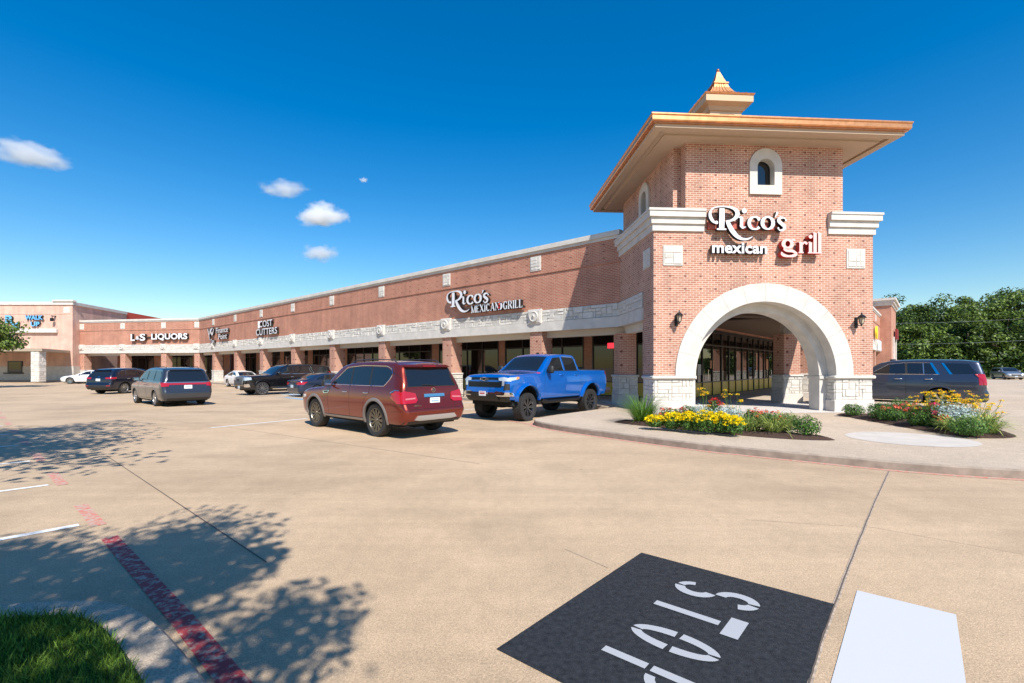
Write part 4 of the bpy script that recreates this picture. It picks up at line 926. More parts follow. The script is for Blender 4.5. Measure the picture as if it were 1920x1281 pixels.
class Car:
    def __init__(s, name, label, cat, loc, rz, sh, body_mat, group=None, dx=.06):
        s.sh = sh; s.root = thing(name, loc, rz, label, cat, group); s.bm = sh.body(dx); s.body = s.bm.build('body', body_mat, s.root, smooth=38, weld=True); s.paint = body_mat
    def side(s, name, poly, m, off=.006, sides=(1,-1), parent=None, na=14, nb=4, skirt=.015):
        for sg in sides:
            b = MB(); patch_pts(poly, lambda a, z, o: s.sh.side_pt(a, z, o, sg), na, nb, b, off, skirt=skirt, flip=(sg > 0)); o = b.build(name, m, parent or s.root, smooth=50)
        return o
    def end(s, name, poly, m, rear=True, off=.006, mirror=False, parent=None, na=10, nb=4, skirt=.015):
        for sg in ((1,-1) if mirror else (1,)):
            b = MB(); pl = [(p[0]*sg, p[1]) for p in poly]; patch_pts(pl, lambda y, z, o: s.sh.end_pt(y, z, o, rear), na, nb, b, off, skirt=skirt, flip=not rear); o = b.build(name, m, parent or s.root, smooth=50)
        return o
    def topp(s, name, poly, m, off=.006, parent=None, na=10, nb=10, skirt=.015):
        b = MB(); patch_pts(poly, lambda x, y, o: s.sh.top_pt(x, y, o), na, nb, b, off, skirt=skirt); return b.build(name, m, parent or s.root, smooth=50)
    def line(s, name, pts, r, m, fn, parent=None, off=.006, n=5, sub=6, mirror=True):
        for sg in ((1,-1) if mirror else (1,)):
            b = MB(); P = []
            for p, q in zip(pts, pts[1:]): P += [(p[0]+(q[0]-p[0])*k/sub, p[1]+(q[1]-p[1])*k/sub) for k in range(sub)]
            P.append(pts[-1]); b.tube([fn(p[0], p[1], off, sg) for p in P], r, n); o = b.build(name, m, parent or s.root, smooth=60)
        return o
    def sline(s, name, pts, r, m, **k): return s.line(name, pts, r, m, lambda a, z, o, sg: s.sh.side_pt(a, z, o, sg), **k)
    def gaps(s, lines, w=.007):
        for ln in lines:
            s.line('panel_gap', ln, w*.75, WELL, lambda a, z, o, sg: s.sh.side_pt(a, z, o, sg), off=-w*.30, n=4, sub=8)
    def egaps(s, lines, rear=True, w=.008):
        for ln in lines: s.line('panel_gap', ln, w*.75, WELL, lambda a, z, o, sg: s.sh.end_pt(a*sg, z, o, rear), off=-w*.3, n=4, sub=8, mirror=False)
    def wheels(s, rim, spokes=10, tw=.24, rimr=.74, style='split', tread=False, steer=0, dark=BLACKP):
        sh = s.sh; Rw = sh.Rw; prof = []
        for a in sh.ax:
            for sg in (1, -1):
                yc = sg*(sh.w-tw/2-.035+getattr(s,'poke',0)); o = bpy.data.objects.new('wheel', None); COL.objects.link(o); o.parent = s.root; o.location = (sh.L/2-a, yc, Rw); o.empty_display_size = .1
                o.rotation_euler = (0, 0, (R(steer) if a < sh.L/2 else 0)); Rr = Rw*rimr; h = tw/2
                M = Matrix.Rotation(R(90*-sg), 4, 'X')           # lathe axis +z -> outboard
                t = MB(); t.lathe([(Rr,-h*.85),(Rr+.02,-h*.95),(Rw*.93,-h),(Rw*.985,-h*.86),(Rw,-h*.6),(Rw,h*.6),(Rw*.985,h*.86),(Rw*.93,h),(Rr+.02,h*.95),(Rr,h*.85)], 36, M=M)
                if tread:
                    for k in range(34):
                        an = 2*math.pi*k/34
                        for zz, sh_ in ((-.62,0),(-.2,.09),(.22,0),(.62,.09)):
                            aa = an+sh_; Mt = M @ Matrix.Rotation(aa, 4, 'Z'); t.bbox(Rw-.012, Rw+.010, -.028, .028, (zz-.17)*h*1.25, (zz+.17)*h*1.25, .004, 0, Mt)
                        Mt = M @ Matrix.Rotation(an, 4, 'Z'); t.bbox(Rw*.90, Rw*.985, -.022,.022, h*.90, h*1.04, .004, 0, Mt)
                to = t.build('tyre', TYRE, o, smooth=35)
                r_ = MB(); 
                r_.lathe([(Rr*.90,-h*.6),(Rr*.93,h*.55),(Rr,h*.86),(Rr*1.01,h*.9),(Rr*.955,h*.90),(Rr*.90,h*.62)], 36, 0, M=M); r_.lathe([(0,h*.05),(Rr*.92,h*.05)], 24, 1, M=M); r_.lathe([(0,h*.78),(Rr*.14,h*.76),(Rr*.17,h*.6),(Rr*.2,h*.2)], 16, 0, M=M)
                for k in range(spokes):
                    for dl in ((-.06,.06) if style == 'split' else (0,)):
                        an = 2*math.pi*k/spokes; p0 = Vector((Rr*.12*math.cos(an), Rr*.12*math.sin(an), h*.66)); ae = an+dl*(10/spokes)*1.6; p1 = Vector((Rr*.93*math.cos(ae), Rr*.93*math.sin(ae), h*.80)); dv = (p1-p0).normalized(); sd_ = Vector((0,0,1)).cross(dv).normalized()
                        w0, w1 = (Rr*.045, Rr*.05) if style == 'split' else (Rr*.09, Rr*.12)
                        q = [p0-sd_*w0, p1-sd_*w1, p1+sd_*w1, p0+sd_*w0]; dn = Vector((0,0,-h*.28)); qb = [c+dn for c in q]; pk = [M @ c for c in q]; pb = [M @ c for c in qb]
                        r_.face(pk, 0)
                        for i in range(4): r_.face([pb[i], pb[(i+1)%4], pk[(i+1)%4], pk[i]], 0)
                r_.build('rim', [rim, dark], o, smooth=30)
                wl_ = MB(); n = 20; ra = sh.arch+.012; yo, yi = sg*(sh.w*.93), sg*(sh.w-.42)
                for k in range(n):
                    a0, a1 = math.pi*(-.12+1.24*k/n), math.pi*(-.12+1.24*(k+1)/n); f = lambda an, y: (sh.L/2-a+ra*math.cos(an), y, max(Rw+ra*math.sin(an), sh.zb-.02))
                    wl_.face([f(a0,yo), f(a1,yo), f(a1,yi), f(a0,yi)]); wl_.face([(sh.L/2-a, yi, Rw), f(a0,yi), f(a1,yi)])
                wl_.build('wheel_well', WELL, s.root)
        u = MB(); u.box(-sh.L/2+.35, sh.L/2-.35, -sh.w*.86, sh.w*.86, sh.zb-.06, sh.zb+.10); u.box(-sh.L/2+.7, sh.L/2-.7, -.14,.14, sh.zb-.16, sh.zb)
        for a in sh.ax: u.tube([(sh.L/2-a,-sh.w+.2,Rw),(sh.L/2-a,sh.w-.2,Rw)], .05, 8)
        u.build('underbody', WELL, s.root)
    def flares(s, m, wd=.07, thick=.03, a0=-28, a1=208):
        sh = s.sh
        for a in sh.ax:
            for sg in (1,-1):
                b = MB(); n = 26; pr = None
                for k in range(n+1):
                    an = R(a0+(a1-a0)*k/n); ring = []
                    for r_, o in ((sh.arch-.012,-.02),(sh.arch-.008,thick*.8),(sh.arch+.012,thick),(sh.arch+wd*.7,thick*.8),(sh.arch+wd,-.004)):
                        x, z = a-r_*math.cos(an), max(sh.zb-.03, sh.Rw+r_*math.sin(an)); x_ = min(max(x, .04), sh.L-.04); zz = min(max(z, sh.zb), sh.zt); p = Vector(sh.P(x_, sg*(sh.hw(x_, zz)+o), z)); ring.append(p)
                    if pr:
                        for i in range(len(ring)-1):
                            q = [pr[i], ring[i], ring[i+1], pr[i+1]]; b.face(q if sg > 0 else q[::-1])
                    pr = ring
                b.build('fender_flare', m, s.root, smooth=50)
    def mirrors(s, x, z, m=BLACKP, cap=None, sz=(.13,.24,.17)):
        for sg in (1,-1):
            p = s.sh.side_pt(x, z, 0, sg); b = MB(); M = Matrix.Translation(p+Vector((0, sg*.17, .03))); b.bbox(-sz[0]/2, sz[0]/2, -sz[1]/2, sz[1]/2, -sz[2]/2, sz[2]/2, .045, 0, M); b.tube([p+Vector((0,-sg*.03,-.04)), p+Vector((0,sg*.12,-.01))], .028, 6)
            mo = b.build('wing_mirror', cap or m, s.root, smooth=50); b = MB(); c = p+Vector((-sz[0]/2-.003, sg*.17, .03)); a_, z_ = sz[1]/2-.03, sz[2]/2-.025
            b.face([tuple(c+Vector(q)) for q in ((0,a_,-z_),(0,-a_,-z_),(0,-a_,z_),(0,a_,z_))][::-1]); b.build('mirror_glass', CHROME, mo)
    def handles(s, xs, z, m, w=.20):
        for x in xs:
            for sg in (1,-1):
                p, q = s.sh.side_pt(x-w/2, z, .0, sg), s.sh.side_pt(x+w/2, z, .0, sg); o = Vector((0, sg*.035, 0)); b = MB(); b.tube([p, p.lerp(q,.15)+o, p.lerp(q,.85)+o, q], .013, 6); b.build('door_handle', m, s.root, smooth=60)
    def plate(s, rear=True, z=.9, y=0, w=.31, h=.155, m=PLATE, off=.015, stripe=PLATEB):
        x = s.sh.end_pt(y, z, off, rear).x; sg = -1 if rear else 1; b = MB(); b.bbox(x-.006, x+.006, y-w/2, y+w/2, z-h/2, z+h/2, .004); po = b.build('number_plate', m, s.root)
        b = MB(); xx = x+sg*.008; 
        for zz, hh in ((z+h*.30, .018), (z-h*.02, .035)):
            q = [(xx, y-w*.36, zz-hh/2), (xx, y+w*.36, zz-hh/2), (xx, y+w*.36, zz+hh/2), (xx, y-w*.36, zz+hh/2)]; b.face(q if sg > 0 else q[::-1])
        b.build('plate_print', stripe, po)
    def rails(s, x0, x1, yy, m, h=.05):
        for sg in (1,-1):
            b = MB(); P = []
            for k in range(9):
                x = x0+(x1-x0)*k/8; p = s.sh.top_pt(x, sg*yy, 0); p.z += h*math.sin(math.pi*min(1, min(k, 8-k)/1.0)/2) if k not in (0,8) else -.01; P.append(p)
            b.tube(P, .016, 6); b.build('roof_rail', m, s.root, smooth=60)
    def box(s, name, x0, x1, y0, y1, z0, z1, m, c=.015, parent=None, M=None):
        b = MB(); b.bbox(x0, x1, y0, y1, z0, z1, c, 0, M); return b.build(name, m, parent or s.root)

def text_mb(body, h, depth, bold=.0, spacing=1.0):
    cu_ = bpy.data.curves.new('t', 'FONT'); cu_.body = body; cu_.size = 1; cu_.extrude = .5; cu_.offset = bold; cu_.space_character = spacing; cu_.resolution_u = 5
    o = bpy.data.objects.new('t', cu_); COL.objects.link(o); bpy.context.view_layer.update(); me = bpy.data.meshes.new_from_object(o.evaluated_get(bpy.context.evaluated_depsgraph_get()))
    V = [v.co.copy() for v in me.vertices]; F = [(tuple(p.vertices), abs(p.normal.z) > .7, p.normal.z > 0) for p in me.polygons]; bpy.data.objects.remove(o); bpy.data.curves.remove(cu_); bpy.data.meshes.remove(me)
    xs = [v.x for v in V]; ys = [v.y for v in V]; return V, F, (min(xs), max(xs), min(ys), max(ys))
def word(parent, body, x0, x1, z0, z1, y0, y1, face_m, side_m, bold=0, spacing=1.0, shear=0, name='lettering', rise=0):
    """raised lettering on a wall: x across, z up, from y0 (back) to y1 (front, more negative)"""
    V, F, bb = text_mb(body, 1, 1, bold, spacing); b = MB()
    def m(v):
        u = (v.x-bb[0])/(bb[1]-bb[0]); w_ = (v.y-bb[2])/(bb[3]-bb[2]); return (x0+(x1-x0)*u+shear*w_, y1 if v.z > 0 else y0, z0+(z1-z0)*w_+rise*u)
    for idx, isf, front_ in F:
        b.face([m(V[i]) for i in idx], 0 if (isf and front_) else 1)
    return b.build(name, [face_m, side_m], parent)

RED = paint('copper_red_paint', (.20,.020,.007), .62, .25)
BLUE = paint('bright_blue_paint', (.0,.12,.50), .38, .22)
GREY = paint('steel_grey_paint', (.050,.055,.068), .6, .3)
NAVY = paint('dark_navy_paint', (.010,.013,.028), .4, .3)
BLK = paint('black_paint', (.006,.006,.008), .2, .25)
NBLUE = paint('slate_blue_paint', (.018,.035,.075), .5, .3)
WHT = paint('white_car_paint', (.72,.72,.71), .0, .35)
DGREY = paint('charcoal_paint', (.045,.055,.085), .6, .3)
SILVP = paint('silver_car_paint', (.38,.39,.41), .7, .3)
HF = math.degrees(math.atan2(.659, -.752))      # heading along the shop row

# 1 red SUV, tail towards the camera
sh = Shell(5.30, 1.0, .36, [(0,.92),(.12,1.02),(.55,1.14),(1.35,1.22),(1.52,1.26),(2.25,1.79),(2.7,1.875),(3.6,1.90),(4.6,1.87),(5.05,1.83),(5.30,1.80)],
    [(.30,.88),(.42,.955),(.62,.985),(.86,1.0),(1.05,.985),(1.20,.955),(1.28,.93),(1.75,.79),(1.95,.74)], [(.3,.18),(.5,.02),(.75,.0),(1.0,.05),(1.3,.1),(1.9,.1)],
    [(.3,.20),(.48,.04),(.66,.0),(.78,.05),(.95,.12),(1.20,.17),(1.3,.20),(1.75,.42),(1.9,.46)], [1.0,4.08], .415, .485, .6, .42, .70, .86, .035, .08)
c = Car('red_suv', 'copper red SUV with chrome trim seen from its rear left corner, beside the blue pickup', 'suv', (-3.83,13.55,0), R(HF), sh, RED)
gl = [(1.95,1.27),(2.60,1.71),(3.2,1.755),(4.2,1.75),(4.62,1.68),(4.75,1.56),(4.40,1.29)]
c.side('side_window', [(1.93,1.28),(2.50,1.67),(2.82,1.72),(2.86,1.28)], GLASS); c.side('side_window', [(2.93,1.28),(2.89,1.725),(3.70,1.735),(3.76,1.28)], GLASS)
c.side('side_window', [(3.83,1.28),(3.77,1.735),(4.35,1.715),(4.66,1.62),(4.72,1.54),(4.40,1.285)], GLASS)
c.side('window_pillar', [(2.82,1.28),(2.80,1.725),(2.93,1.73),(2.97,1.28)], BLACKP, .004); c.side('window_pillar', [(3.72,1.28),(3.68,1.735),(3.80,1.735),(3.87,1.28)], BLACKP, .004)
c.sline('chrome_trim', [(1.88,1.255),(4.42,1.265),(4.78,1.54),(4.68,1.67),(4.35,1.75),(3.3,1.77),(2.55,1.72),(1.93,1.28)], .010, CHROME)
c.topp('windshield', [(1.60,-.78),(1.60,.78),(2.27,.66),(2.27,-.66)], GLASS)
c.end('window_surround', [(-.77,1.25),(.77,1.25),(.685,1.715),(-.685,1.715)], BLACKP, na=16, off=.004); c.end('rear_window', [(-.745,1.27),(.745,1.27),(.665,1.70),(-.665,1.70)], GLASS, na=16, off=.009); c.line('wiper', [(-.05,1.275),(.32,1.30)], .009, BLACKP, lambda a, z, o, sg: sh.end_pt(a, z, .022, True), mirror=False)
c.end('spoiler', [(-.70,1.735),(.70,1.735),(.68,1.79),(-.68,1.79)], RED, off=.10, skirt=.10)
c.box('stop_lamp', -2.36,-2.33,-.2,.2,1.735,1.76, TAIL)
c.end('tail_lamp', [(.52,.93),(.60,.87),(.99,.86),(.995,1.10),(.86,1.16),(.56,1.10)], TAIL, off=.018, mirror=True, na=18); c.side('tail_lamp', [(4.84,1.0),(5.16,.86),(5.22,.86),(5.22,1.15),(5.05,1.16)], TAIL, .016)
c.end('reversing_lamp', [(.58,.965),(.86,.95),(.86,.985),(.58,1.00)], TAILP, off=.024, mirror=True)
c.end('chrome_bar', [(-.32,1.00),(.32,1.00),(.32,1.075),(-.32,1.075)], CHROME, off=.03, skirt=.03); c.plate(True, .90, 0); c.side('lamp_trim', [(4.80,1.10),(5.05,1.17),(5.18,1.165),(5.18,1.18),(5.04,1.185),(4.80,1.115)], CHROME, .012); c.side('bumper_crease', [(4.75,.66),(5.2,.68),(5.2,.69),(4.75,.675)], RED, .012)
b = MB(); b.lathe([(.045,-.006),(.058,-.006),(.058,.010),(.045,.010)], 20, M=Matrix.Translation(sh.end_pt(0,1.16,.012,True)) @ Matrix.Rotation(R(90),4,'Y')); p_ = sh.end_pt(0,1.16,.016,True); b.bbox(p_.x-.008,p_.x+.004,-.065,.065,1.152,1.168,.003); b.build('badge', CHROME, c.root)
V, F, bb = text_mb('ARMADA', 1, 1, .02); b = MB(); yy = lambda v: .66-(v.x-bb[0])/(bb[1]-bb[0])*.22
p_ = sh.end_pt(.6,.80,.008,True)
b_ = [b.face([(sh.end_pt(yy(V[i]),.81,.006 if V[i].z < 0 else .014,True).x, yy(V[i]), .79+(V[i].y-bb[2])/(bb[3]-bb[2])*.035) for i in idx]) for idx, isf, fr_ in F]; b.build('badge_lettering', CHROME, c.root)
c.end('bumper_valance', [(-.66,.47),(-.56,.57),(.56,.57),(.66,.47),(.5,.44),(-.5,.44)], mat('silver_valance', (.50,.50,.51), .35, metal=.6), off=.02, na=18)
c.end('lower_bumper', [(-.9,.36),(.9,.36),(.9,.43),(-.9,.43)], BLACKP, off=.006, na=18)
c.egaps([[(-.78,.72),(.78,.72)], [(-.86,1.72),(-.80,1.2),(-.60,.74)], [(.86,1.72),(.80,1.2),(.60,.74)]])
c.egaps([[(-.95,.60),(.95,.60)]], w=.005)
c.gaps([[(1.80,.44),(1.78,.9),(1.86,1.24)], [(2.90,.44),(2.90,.9),(2.88,1.25)], [(3.50,.60),(3.62,.9),(3.82,1.1),(3.80,1.26)], [(1.80,.44),(3.45,.44)], [(4.88,.80),(5.2,.80)]])
c.side('sill_trim', [(1.55,.37),(3.55,.37),(3.55,.425),(1.55,.425)], mat('sill_silver', (.30,.29,.28), .4, metal=.6), .02)
c.side('fender_vent', [(1.50,1.06),(1.56,1.0),(1.80,1.02),(1.86,1.09)], CHROME, .012); c.side('vent_slot', [(1.56,1.055),(1.60,1.02),(1.77,1.035),(1.80,1.075)], BLACKP, .018)
c.flares(mat('flare_trim', (.20,.17,.155), .45, metal=.2), .075, .022); c.wheels(BRONZ, 12, .27, .70); c.mirrors(1.92, 1.27, BLACKP, sz=(.14,.24,.20)); c.handles([2.68,3.68], 1.08, CHROME); c.rails(2.45, 4.75, .66, mat('rail_metal', (.12,.11,.11), .35, metal=.7), .06)
c.end('head_lamp', [(.55,.80),(.9,.80),(.9,.96),(.55,.92)], HEAD, rear=False, mirror=True); c.end('grille', [(-.45,.55),(.45,.55),(.5,1.0),(-.5,1.0)], CHROME, rear=False)
c.side('front_marker', [(.10,.80),(.5,.86),(.5,.93),(.10,.93)], HEAD, .008)

# 2 blue lifted pickup, nose towards the camera
LZ = .18
def up(pts, d=LZ): return [(a, z+d) for a, z in pts]
def upz(pts, d=LZ): return [(z+d, a) for z, a in pts]
sh = Shell(5.88, 1.03, .56, [(0,1.22),(.05,1.30),(.18,1.385),(.7,1.42),(1.45,1.455),(1.60,1.475),(2.38,2.0),(2.62,2.075),(3.2,2.10),(3.75,2.085),(3.86,2.05),(4.02,1.56),(4.04,1.545),(5.8,1.53),(5.88,1.53)],
    [(.50,.90),(.62,.955),(.85,.985),(1.05,1.0),(1.25,.985),(1.42,.955),(1.50,.935),(1.95,.79),(2.15,.74)], [(.45,.22),(.62,.05),(.78,.0),(1.0,.02),(1.25,.04),(1.35,.08),(2.1,.1)], [(.5,.05),(.75,.0),(2.1,.0)], [.98,4.72], .445, .575, .50, .12, .80, .96, .04, .06)
c = Car('pickup_truck', 'bright blue lifted crew cab pickup with knobbly tyres, parked by the tower', 'pickup truck', (1.05,17.5,0), R(HF+90), sh, BLUE)
c.poke = .03
c.side('side_window', [(2.02,1.50),(2.08,1.56),(2.52,1.93),(2.98,1.96),(3.00,1.50)], GLASS); c.side('side_window', [(3.10,1.50),(3.06,1.965),(3.70,1.945),(3.80,1.86),(3.86,1.50)], GLASS)
c.sline('chrome_trim', [(1.98,1.485),(3.88,1.485)], .009, BLACKP); c.sline('chrome_trim', [(2.99,1.49),(2.97,1.975)], .010, CHROME); c.sline('chrome_trim', [(3.86,1.49),(3.82,1.88),(3.70,1.965),(3.08,1.985)], .008, CHROME)
c.topp('windshield', [(1.68,-.80),(1.68,.80),(2.36,.70),(2.36,-.70)], GLASS); c.topp('rear_window', [(3.90,-.62),(3.90,.62),(4.0,.70),(4.0,-.70)], GLASS)
c.topp('bed_cover', [(4.10,-.84),(4.10,.84),(5.78,.84),(5.78,-.84)], BLACKP, .012)
c.gaps([[(1.86,.66),(1.84,1.1),(1.95,1.47)], [(3.04,.66),(3.04,1.47)], [(3.86,1.48),(4.0,1.3),(3.98,1.0),(3.90,.70)], [(1.88,.64),(3.88,.64)], [(4.08,.64),(4.08,1.52)]])
# face
c.end('grille', [(-.72,.98),(.72,.98),(.74,1.15),(-.74,1.15)], mat('grille_black', (.008,.008,.008), .4), rear=False, off=.012, na=18); c.end('grille', [(-.60,1.21),(.60,1.21),(.62,1.285),(-.62,1.285)], MATS['grille_black'], rear=False, off=.012, na=18)
for zz in (1.03,1.07,1.11): c.end('grille_bar', [(-.70,zz),(.70,zz),(.70,zz+.012),(-.70,zz+.012)], mat('grille_grey', (.05,.05,.052), .3, metal=.6), rear=False, off=.022, na=18)
p_ = sh.end_pt(0,1.235,.03,False); b = MB()
bow = [(-.15,-.035),(-.05,-.035),(-.05,-.058),(.07,-.058),(.07,-.035),(.17,-.035),(.13,.035),(.05,.035),(.05,.058),(-.07,.058),(-.07,.035),(-.13,.035)]
bow = [(-.15,-.030),(-.045,-.030),(-.052,-.055),(.052-.01,-.055),(.045,-.030),(.15,-.030),(.155,.030),(.05,.030),(.055,.055),(-.045,.055),(-.05,.030),(-.145,.030)]
Mb = Matrix.Translation((p_.x,0,1.235)) @ Matrix(((0,0,1,0),(1,0,0,0),(0,1,0,0),(0,0,0,1))); b.prism([(x*1.2,y) for x,y in bow], -.01, .012, 0, Mb); em = b.build('emblem', CHROME, c.root); b = MB(); b.prism([(x*.98,y*.72) for x,y in bow], -.009, .016, 0, Mb); b.build('emblem_inlay', BLACKM, em)
c.end('head_lamp', [(.62,1.19),(.985,1.16),(.99,1.25),(.80,1.30),(.60,1.27)], HEAD, rear=False, mirror=True, off=.018); c.side('head_lamp', [(.04,1.17),(.42,1.22),(.44,1.30),(.10,1.29)], HEAD, .012); c.side('turn_lamp', [(.36,1.22),(.50,1.24),(.50,1.30),(.38,1.305)], AMB, .016)
c.end('day_lamp', [(.76,1.03),(.84,1.03),(.84,1.18),(.76,1.18)], HEAD, rear=False, mirror=True, off=.02); c.end('air_inlet', [(.82,.90),(.97,.90),(.97,1.09),(.86,1.10)], BLACKP, rear=False, mirror=True, off=.010)
c.end('bumper', [(-.99,.70),(.99,.70),(.99,.82),(.60,.86),(.52,.84),(.48,.82),(-.48,.82),(-.52,.84),(-.60,.86),(-.99,.82)], CHROME, rear=False, off=.05, skirt=.07, na=26)
c.end('lower_bumper', [(-.62,.58),(.62,.58),(.56,.75),(-.56,.75)], BLACKP, rear=False, off=.062, skirt=.09, na=16); c.end('skid_plate', [(-.9,.52),(.9,.52),(.95,.70),(-.95,.70)], BLACKP, rear=False, off=.015, na=16)
c.plate(False, .775, 0, .30, .15, WHITEL, .085, mat('plate_red', (.5,.05,.05), .4))
c.side('door_badge', [(1.50,1.40),(1.64,1.405),(1.64,1.435),(1.50,1.43)], mat('red_badge', (.5,.02,.03), .3), .01)
c.flares(BLUE, .10, .085, -20, 200)
for sg in (1,-1):
    for a in sh.ax:
        for k in range(7):
            an = R(10+k*160/6); x = a-(sh.arch+.062)*math.cos(an); z = sh.Rw+(sh.arch+.062)*math.sin(an); p = sh.side_pt(x, z, .078, sg); b = MB(); b.lathe([(.011,-.004),(.010,.006),(0,.009)], 8, M=Matrix.Translation(p) @ Matrix.Rotation(R(-90*sg),4,'X')); b.build('flare_bolt', BLACKM, c.root)
c.wheels(mat('wheel_gloss_black', (.16,.16,.17), .22, metal=.95), 8, .33, .66, style='split', tread=True, steer=5)
for sg in (1,-1):
    b = MB(); b.tube([(sh.L/2-1.75,sg*.98,.52),(sh.L/2-2.0,sg*1.04,.46),(sh.L/2-3.8,sg*1.04,.46),(sh.L/2-4.05,sg*.98,.52)], .045, 8); b.build('side_step', BLACKM, c.root, smooth=50)
c.mirrors(2.02, 1.50, BLACKP, sz=(.13,.24,.26)); c.handles([2.82,3.72], 1.335, BLUE); b = MB(); p_ = sh.top_pt(2.75, 0, 0); b.bbox(p_.x-.08,p_.x+.06,-.03,.03,p_.z,p_.z+.05,.02); b.build('antenna', BLACKP, c.root)
c.end('tail_lamp', [(.84,1.08),(1.0,1.08),(1.0,1.46),(.84,1.46)], TAIL, mirror=True); c.end('bumper_rear', [(-.98,.62),(.98,.62),(.98,.82),(-.98,.82)], CHROME, off=.14, skirt=.16)

for ch in [o for o in bpy.data.objects if o.parent == c.root and not o.name.startswith('wheel.') and o.name != 'wheel' and not o.name.startswith('underbody')]: ch.location.z += .12

# 3 grey minivan
sh = Shell(5.15, 1.0, .27, [(0,.80),(.10,.90),(.5,1.0),(1.0,1.08),(1.15,1.12),(2.15,1.64),(2.6,1.715),(3.4,1.735),(4.4,1.71),(4.95,1.67),(5.15,1.64)],
    [(.22,.88),(.35,.95),(.55,.985),(.80,1.0),(.98,.985),(1.08,.96),(1.16,.93),(1.6,.80),(1.8,.75)], [(.2,.15),(.4,.02),(.6,0),(.85,.08),(1.8,.1)],
    [(.2,.14),(.38,.02),(.60,0),(.72,.04),(.95,.09),(1.15,.13),(1.6,.36),(1.8,.42)], [.98,3.98], .345, .405, .65, .42, .66, .84, .03, .08)
c = Car('minivan', 'grey minivan with a red lamp strip across its tailgate and dark glass, driving away', 'minivan', (-16.3,22.85,0), R(141), sh, GREY)
c.side('side_window', [(1.75,1.16),(2.35,1.52),(2.75,1.57),(2.78,1.16)], GLASS); c.side('side_window', [(2.84,1.16),(2.82,1.575),(3.72,1.58),(3.78,1.14)], GLASS); c.side('side_window', [(3.86,1.10),(3.80,1.575),(4.70,1.53),(4.86,1.36),(4.82,1.14)], GLASS)
c.topp('windshield', [(1.25,-.76),(1.25,.76),(2.15,.66),(2.15,-.66)], GLASS); c.end('rear_window', [(-.80,1.10),(.80,1.10),(.66,1.56),(-.66,1.56)], GLASS, na=16)
c.end('lamp_strip', [(-.94,.96),(.94,.96),(.94,1.035),(-.94,1.035)], TAIL, off=.014, na=24); c.end('tail_lamp', [(.72,.90),(.96,.88),(.97,1.06),(.72,1.05)], TAIL, off=.018, mirror=True); c.end('chrome_bar', [(-.90,1.045),(.90,1.045),(.88,1.075),(-.88,1.075)], SILV, off=.012, na=20)
c.plate(True, .86, 0); c.box('stop_lamp', -2.22,-2.19,-.12,.12,1.60,1.625, TAIL); c.end('spoiler', [(-.62,1.60),(.62,1.60),(.62,1.645),(-.62,1.645)], GREY, off=.07, skirt=.08)
c.end('lower_bumper', [(-.88,.28),(.88,.28),(.88,.38),(-.88,.38)], BLACKP, na=18); c.egaps([[(-.92,.64),(.92,.64)], [(-.84,1.55),(-.88,1.1),(-.70,.66)], [(.84,1.55),(.88,1.1),(.70,.66)]])
c.gaps([[(1.65,.35),(1.62,.8),(1.72,1.14)], [(2.80,.35),(2.80,1.14)], [(3.85,.75),(3.92,1.08)], [(2.85,.98),(4.85,.95)], [(1.65,.35),(3.5,.35)]]); c.flares(GREY, .04, .006); c.wheels(SILV, 9, .225, .72); c.mirrors(1.78,1.15,GREY,GREY); c.handles([2.6,2.98],.93,GREY); c.rails(2.3,4.6,.62,BLACKP,.04)
c.end('head_lamp', [(.5,.68),(.9,.70),(.9,.82),(.5,.78)], HEAD, rear=False, mirror=True)

# 4 dark navy crossover
sh = Shell(4.76, .945, .30, [(0,.85),(.10,.95),(.5,1.05),(1.15,1.12),(1.3,1.16),(2.05,1.60),(2.5,1.68),(3.1,1.69),(4.1,1.64),(4.6,1.58),(4.76,1.56)],
    [(.25,.88),(.38,.95),(.58,.985),(.82,1.0),(1.0,.985),(1.1,.96),(1.18,.93),(1.55,.80),(1.75,.75)], [(.2,.15),(.45,.02),(.65,0),(.95,.08),(1.75,.1)], [(.25,.16),(.42,.02),(.60,0),(.72,.06),(.95,.08),(1.15,.14),(1.5,.40),(1.7,.5)], [.95,3.73], .37, .43, .6, .40, .68, .84, .03, .08)
c = Car('crossover', 'dark navy crossover seen from its rear right corner beyond the grey minivan', 'suv', (-26.15,32.9,0), R(84), sh, NAVY, dx=.08)
c.side('side_window', [(1.75,1.17),(2.25,1.49),(2.72,1.55),(2.75,1.17)], GLASS); c.side('side_window', [(2.80,1.17),(2.78,1.555),(3.5,1.53),(3.62,1.19)], GLASS); c.side('side_window', [(3.68,1.19),(3.6,1.52),(4.0,1.46),(4.15,1.32),(4.0,1.22)], GLASS)
c.sline('chrome_trim', [(1.70,1.15),(3.9,1.18),(4.18,1.32),(4.0,1.49),(3.4,1.565),(2.6,1.575),(2.2,1.51),(1.75,1.18)], .010, CHROME)
c.topp('windshield', [(1.38,-.70),(1.38,.70),(2.05,.60),(2.05,-.60)], GLASS); c.end('rear_window', [(-.68,1.17),(.68,1.17),(.56,1.50),(-.56,1.50)], GLASS); c.end('tail_lamp', [(.50,.98),(.93,.98),(.93,1.09),(.50,1.07)], TAIL, off=.015, mirror=True); c.side('tail_lamp', [(4.38,1.02),(4.72,.97),(4.72,1.09),(4.42,1.08)], TAIL, .012)
c.plate(True, .92, 0); c.end('spoiler', [(-.6,1.53),(.6,1.53),(.6,1.57),(-.6,1.57)], NAVY, off=.10, skirt=.1); c.end('lower_bumper', [(-.85,.32),(.85,.32),(.85,.5),(-.85,.5)], BLACKP, na=16); c.end('rear_reflector', [(.62,.52),(.86,.52),(.86,.57),(.62,.57)], TAIL, mirror=True); c.end('emblem', [(-.06,1.10),(.06,1.10),(.06,1.135),(-.06,1.135)], CHROME)
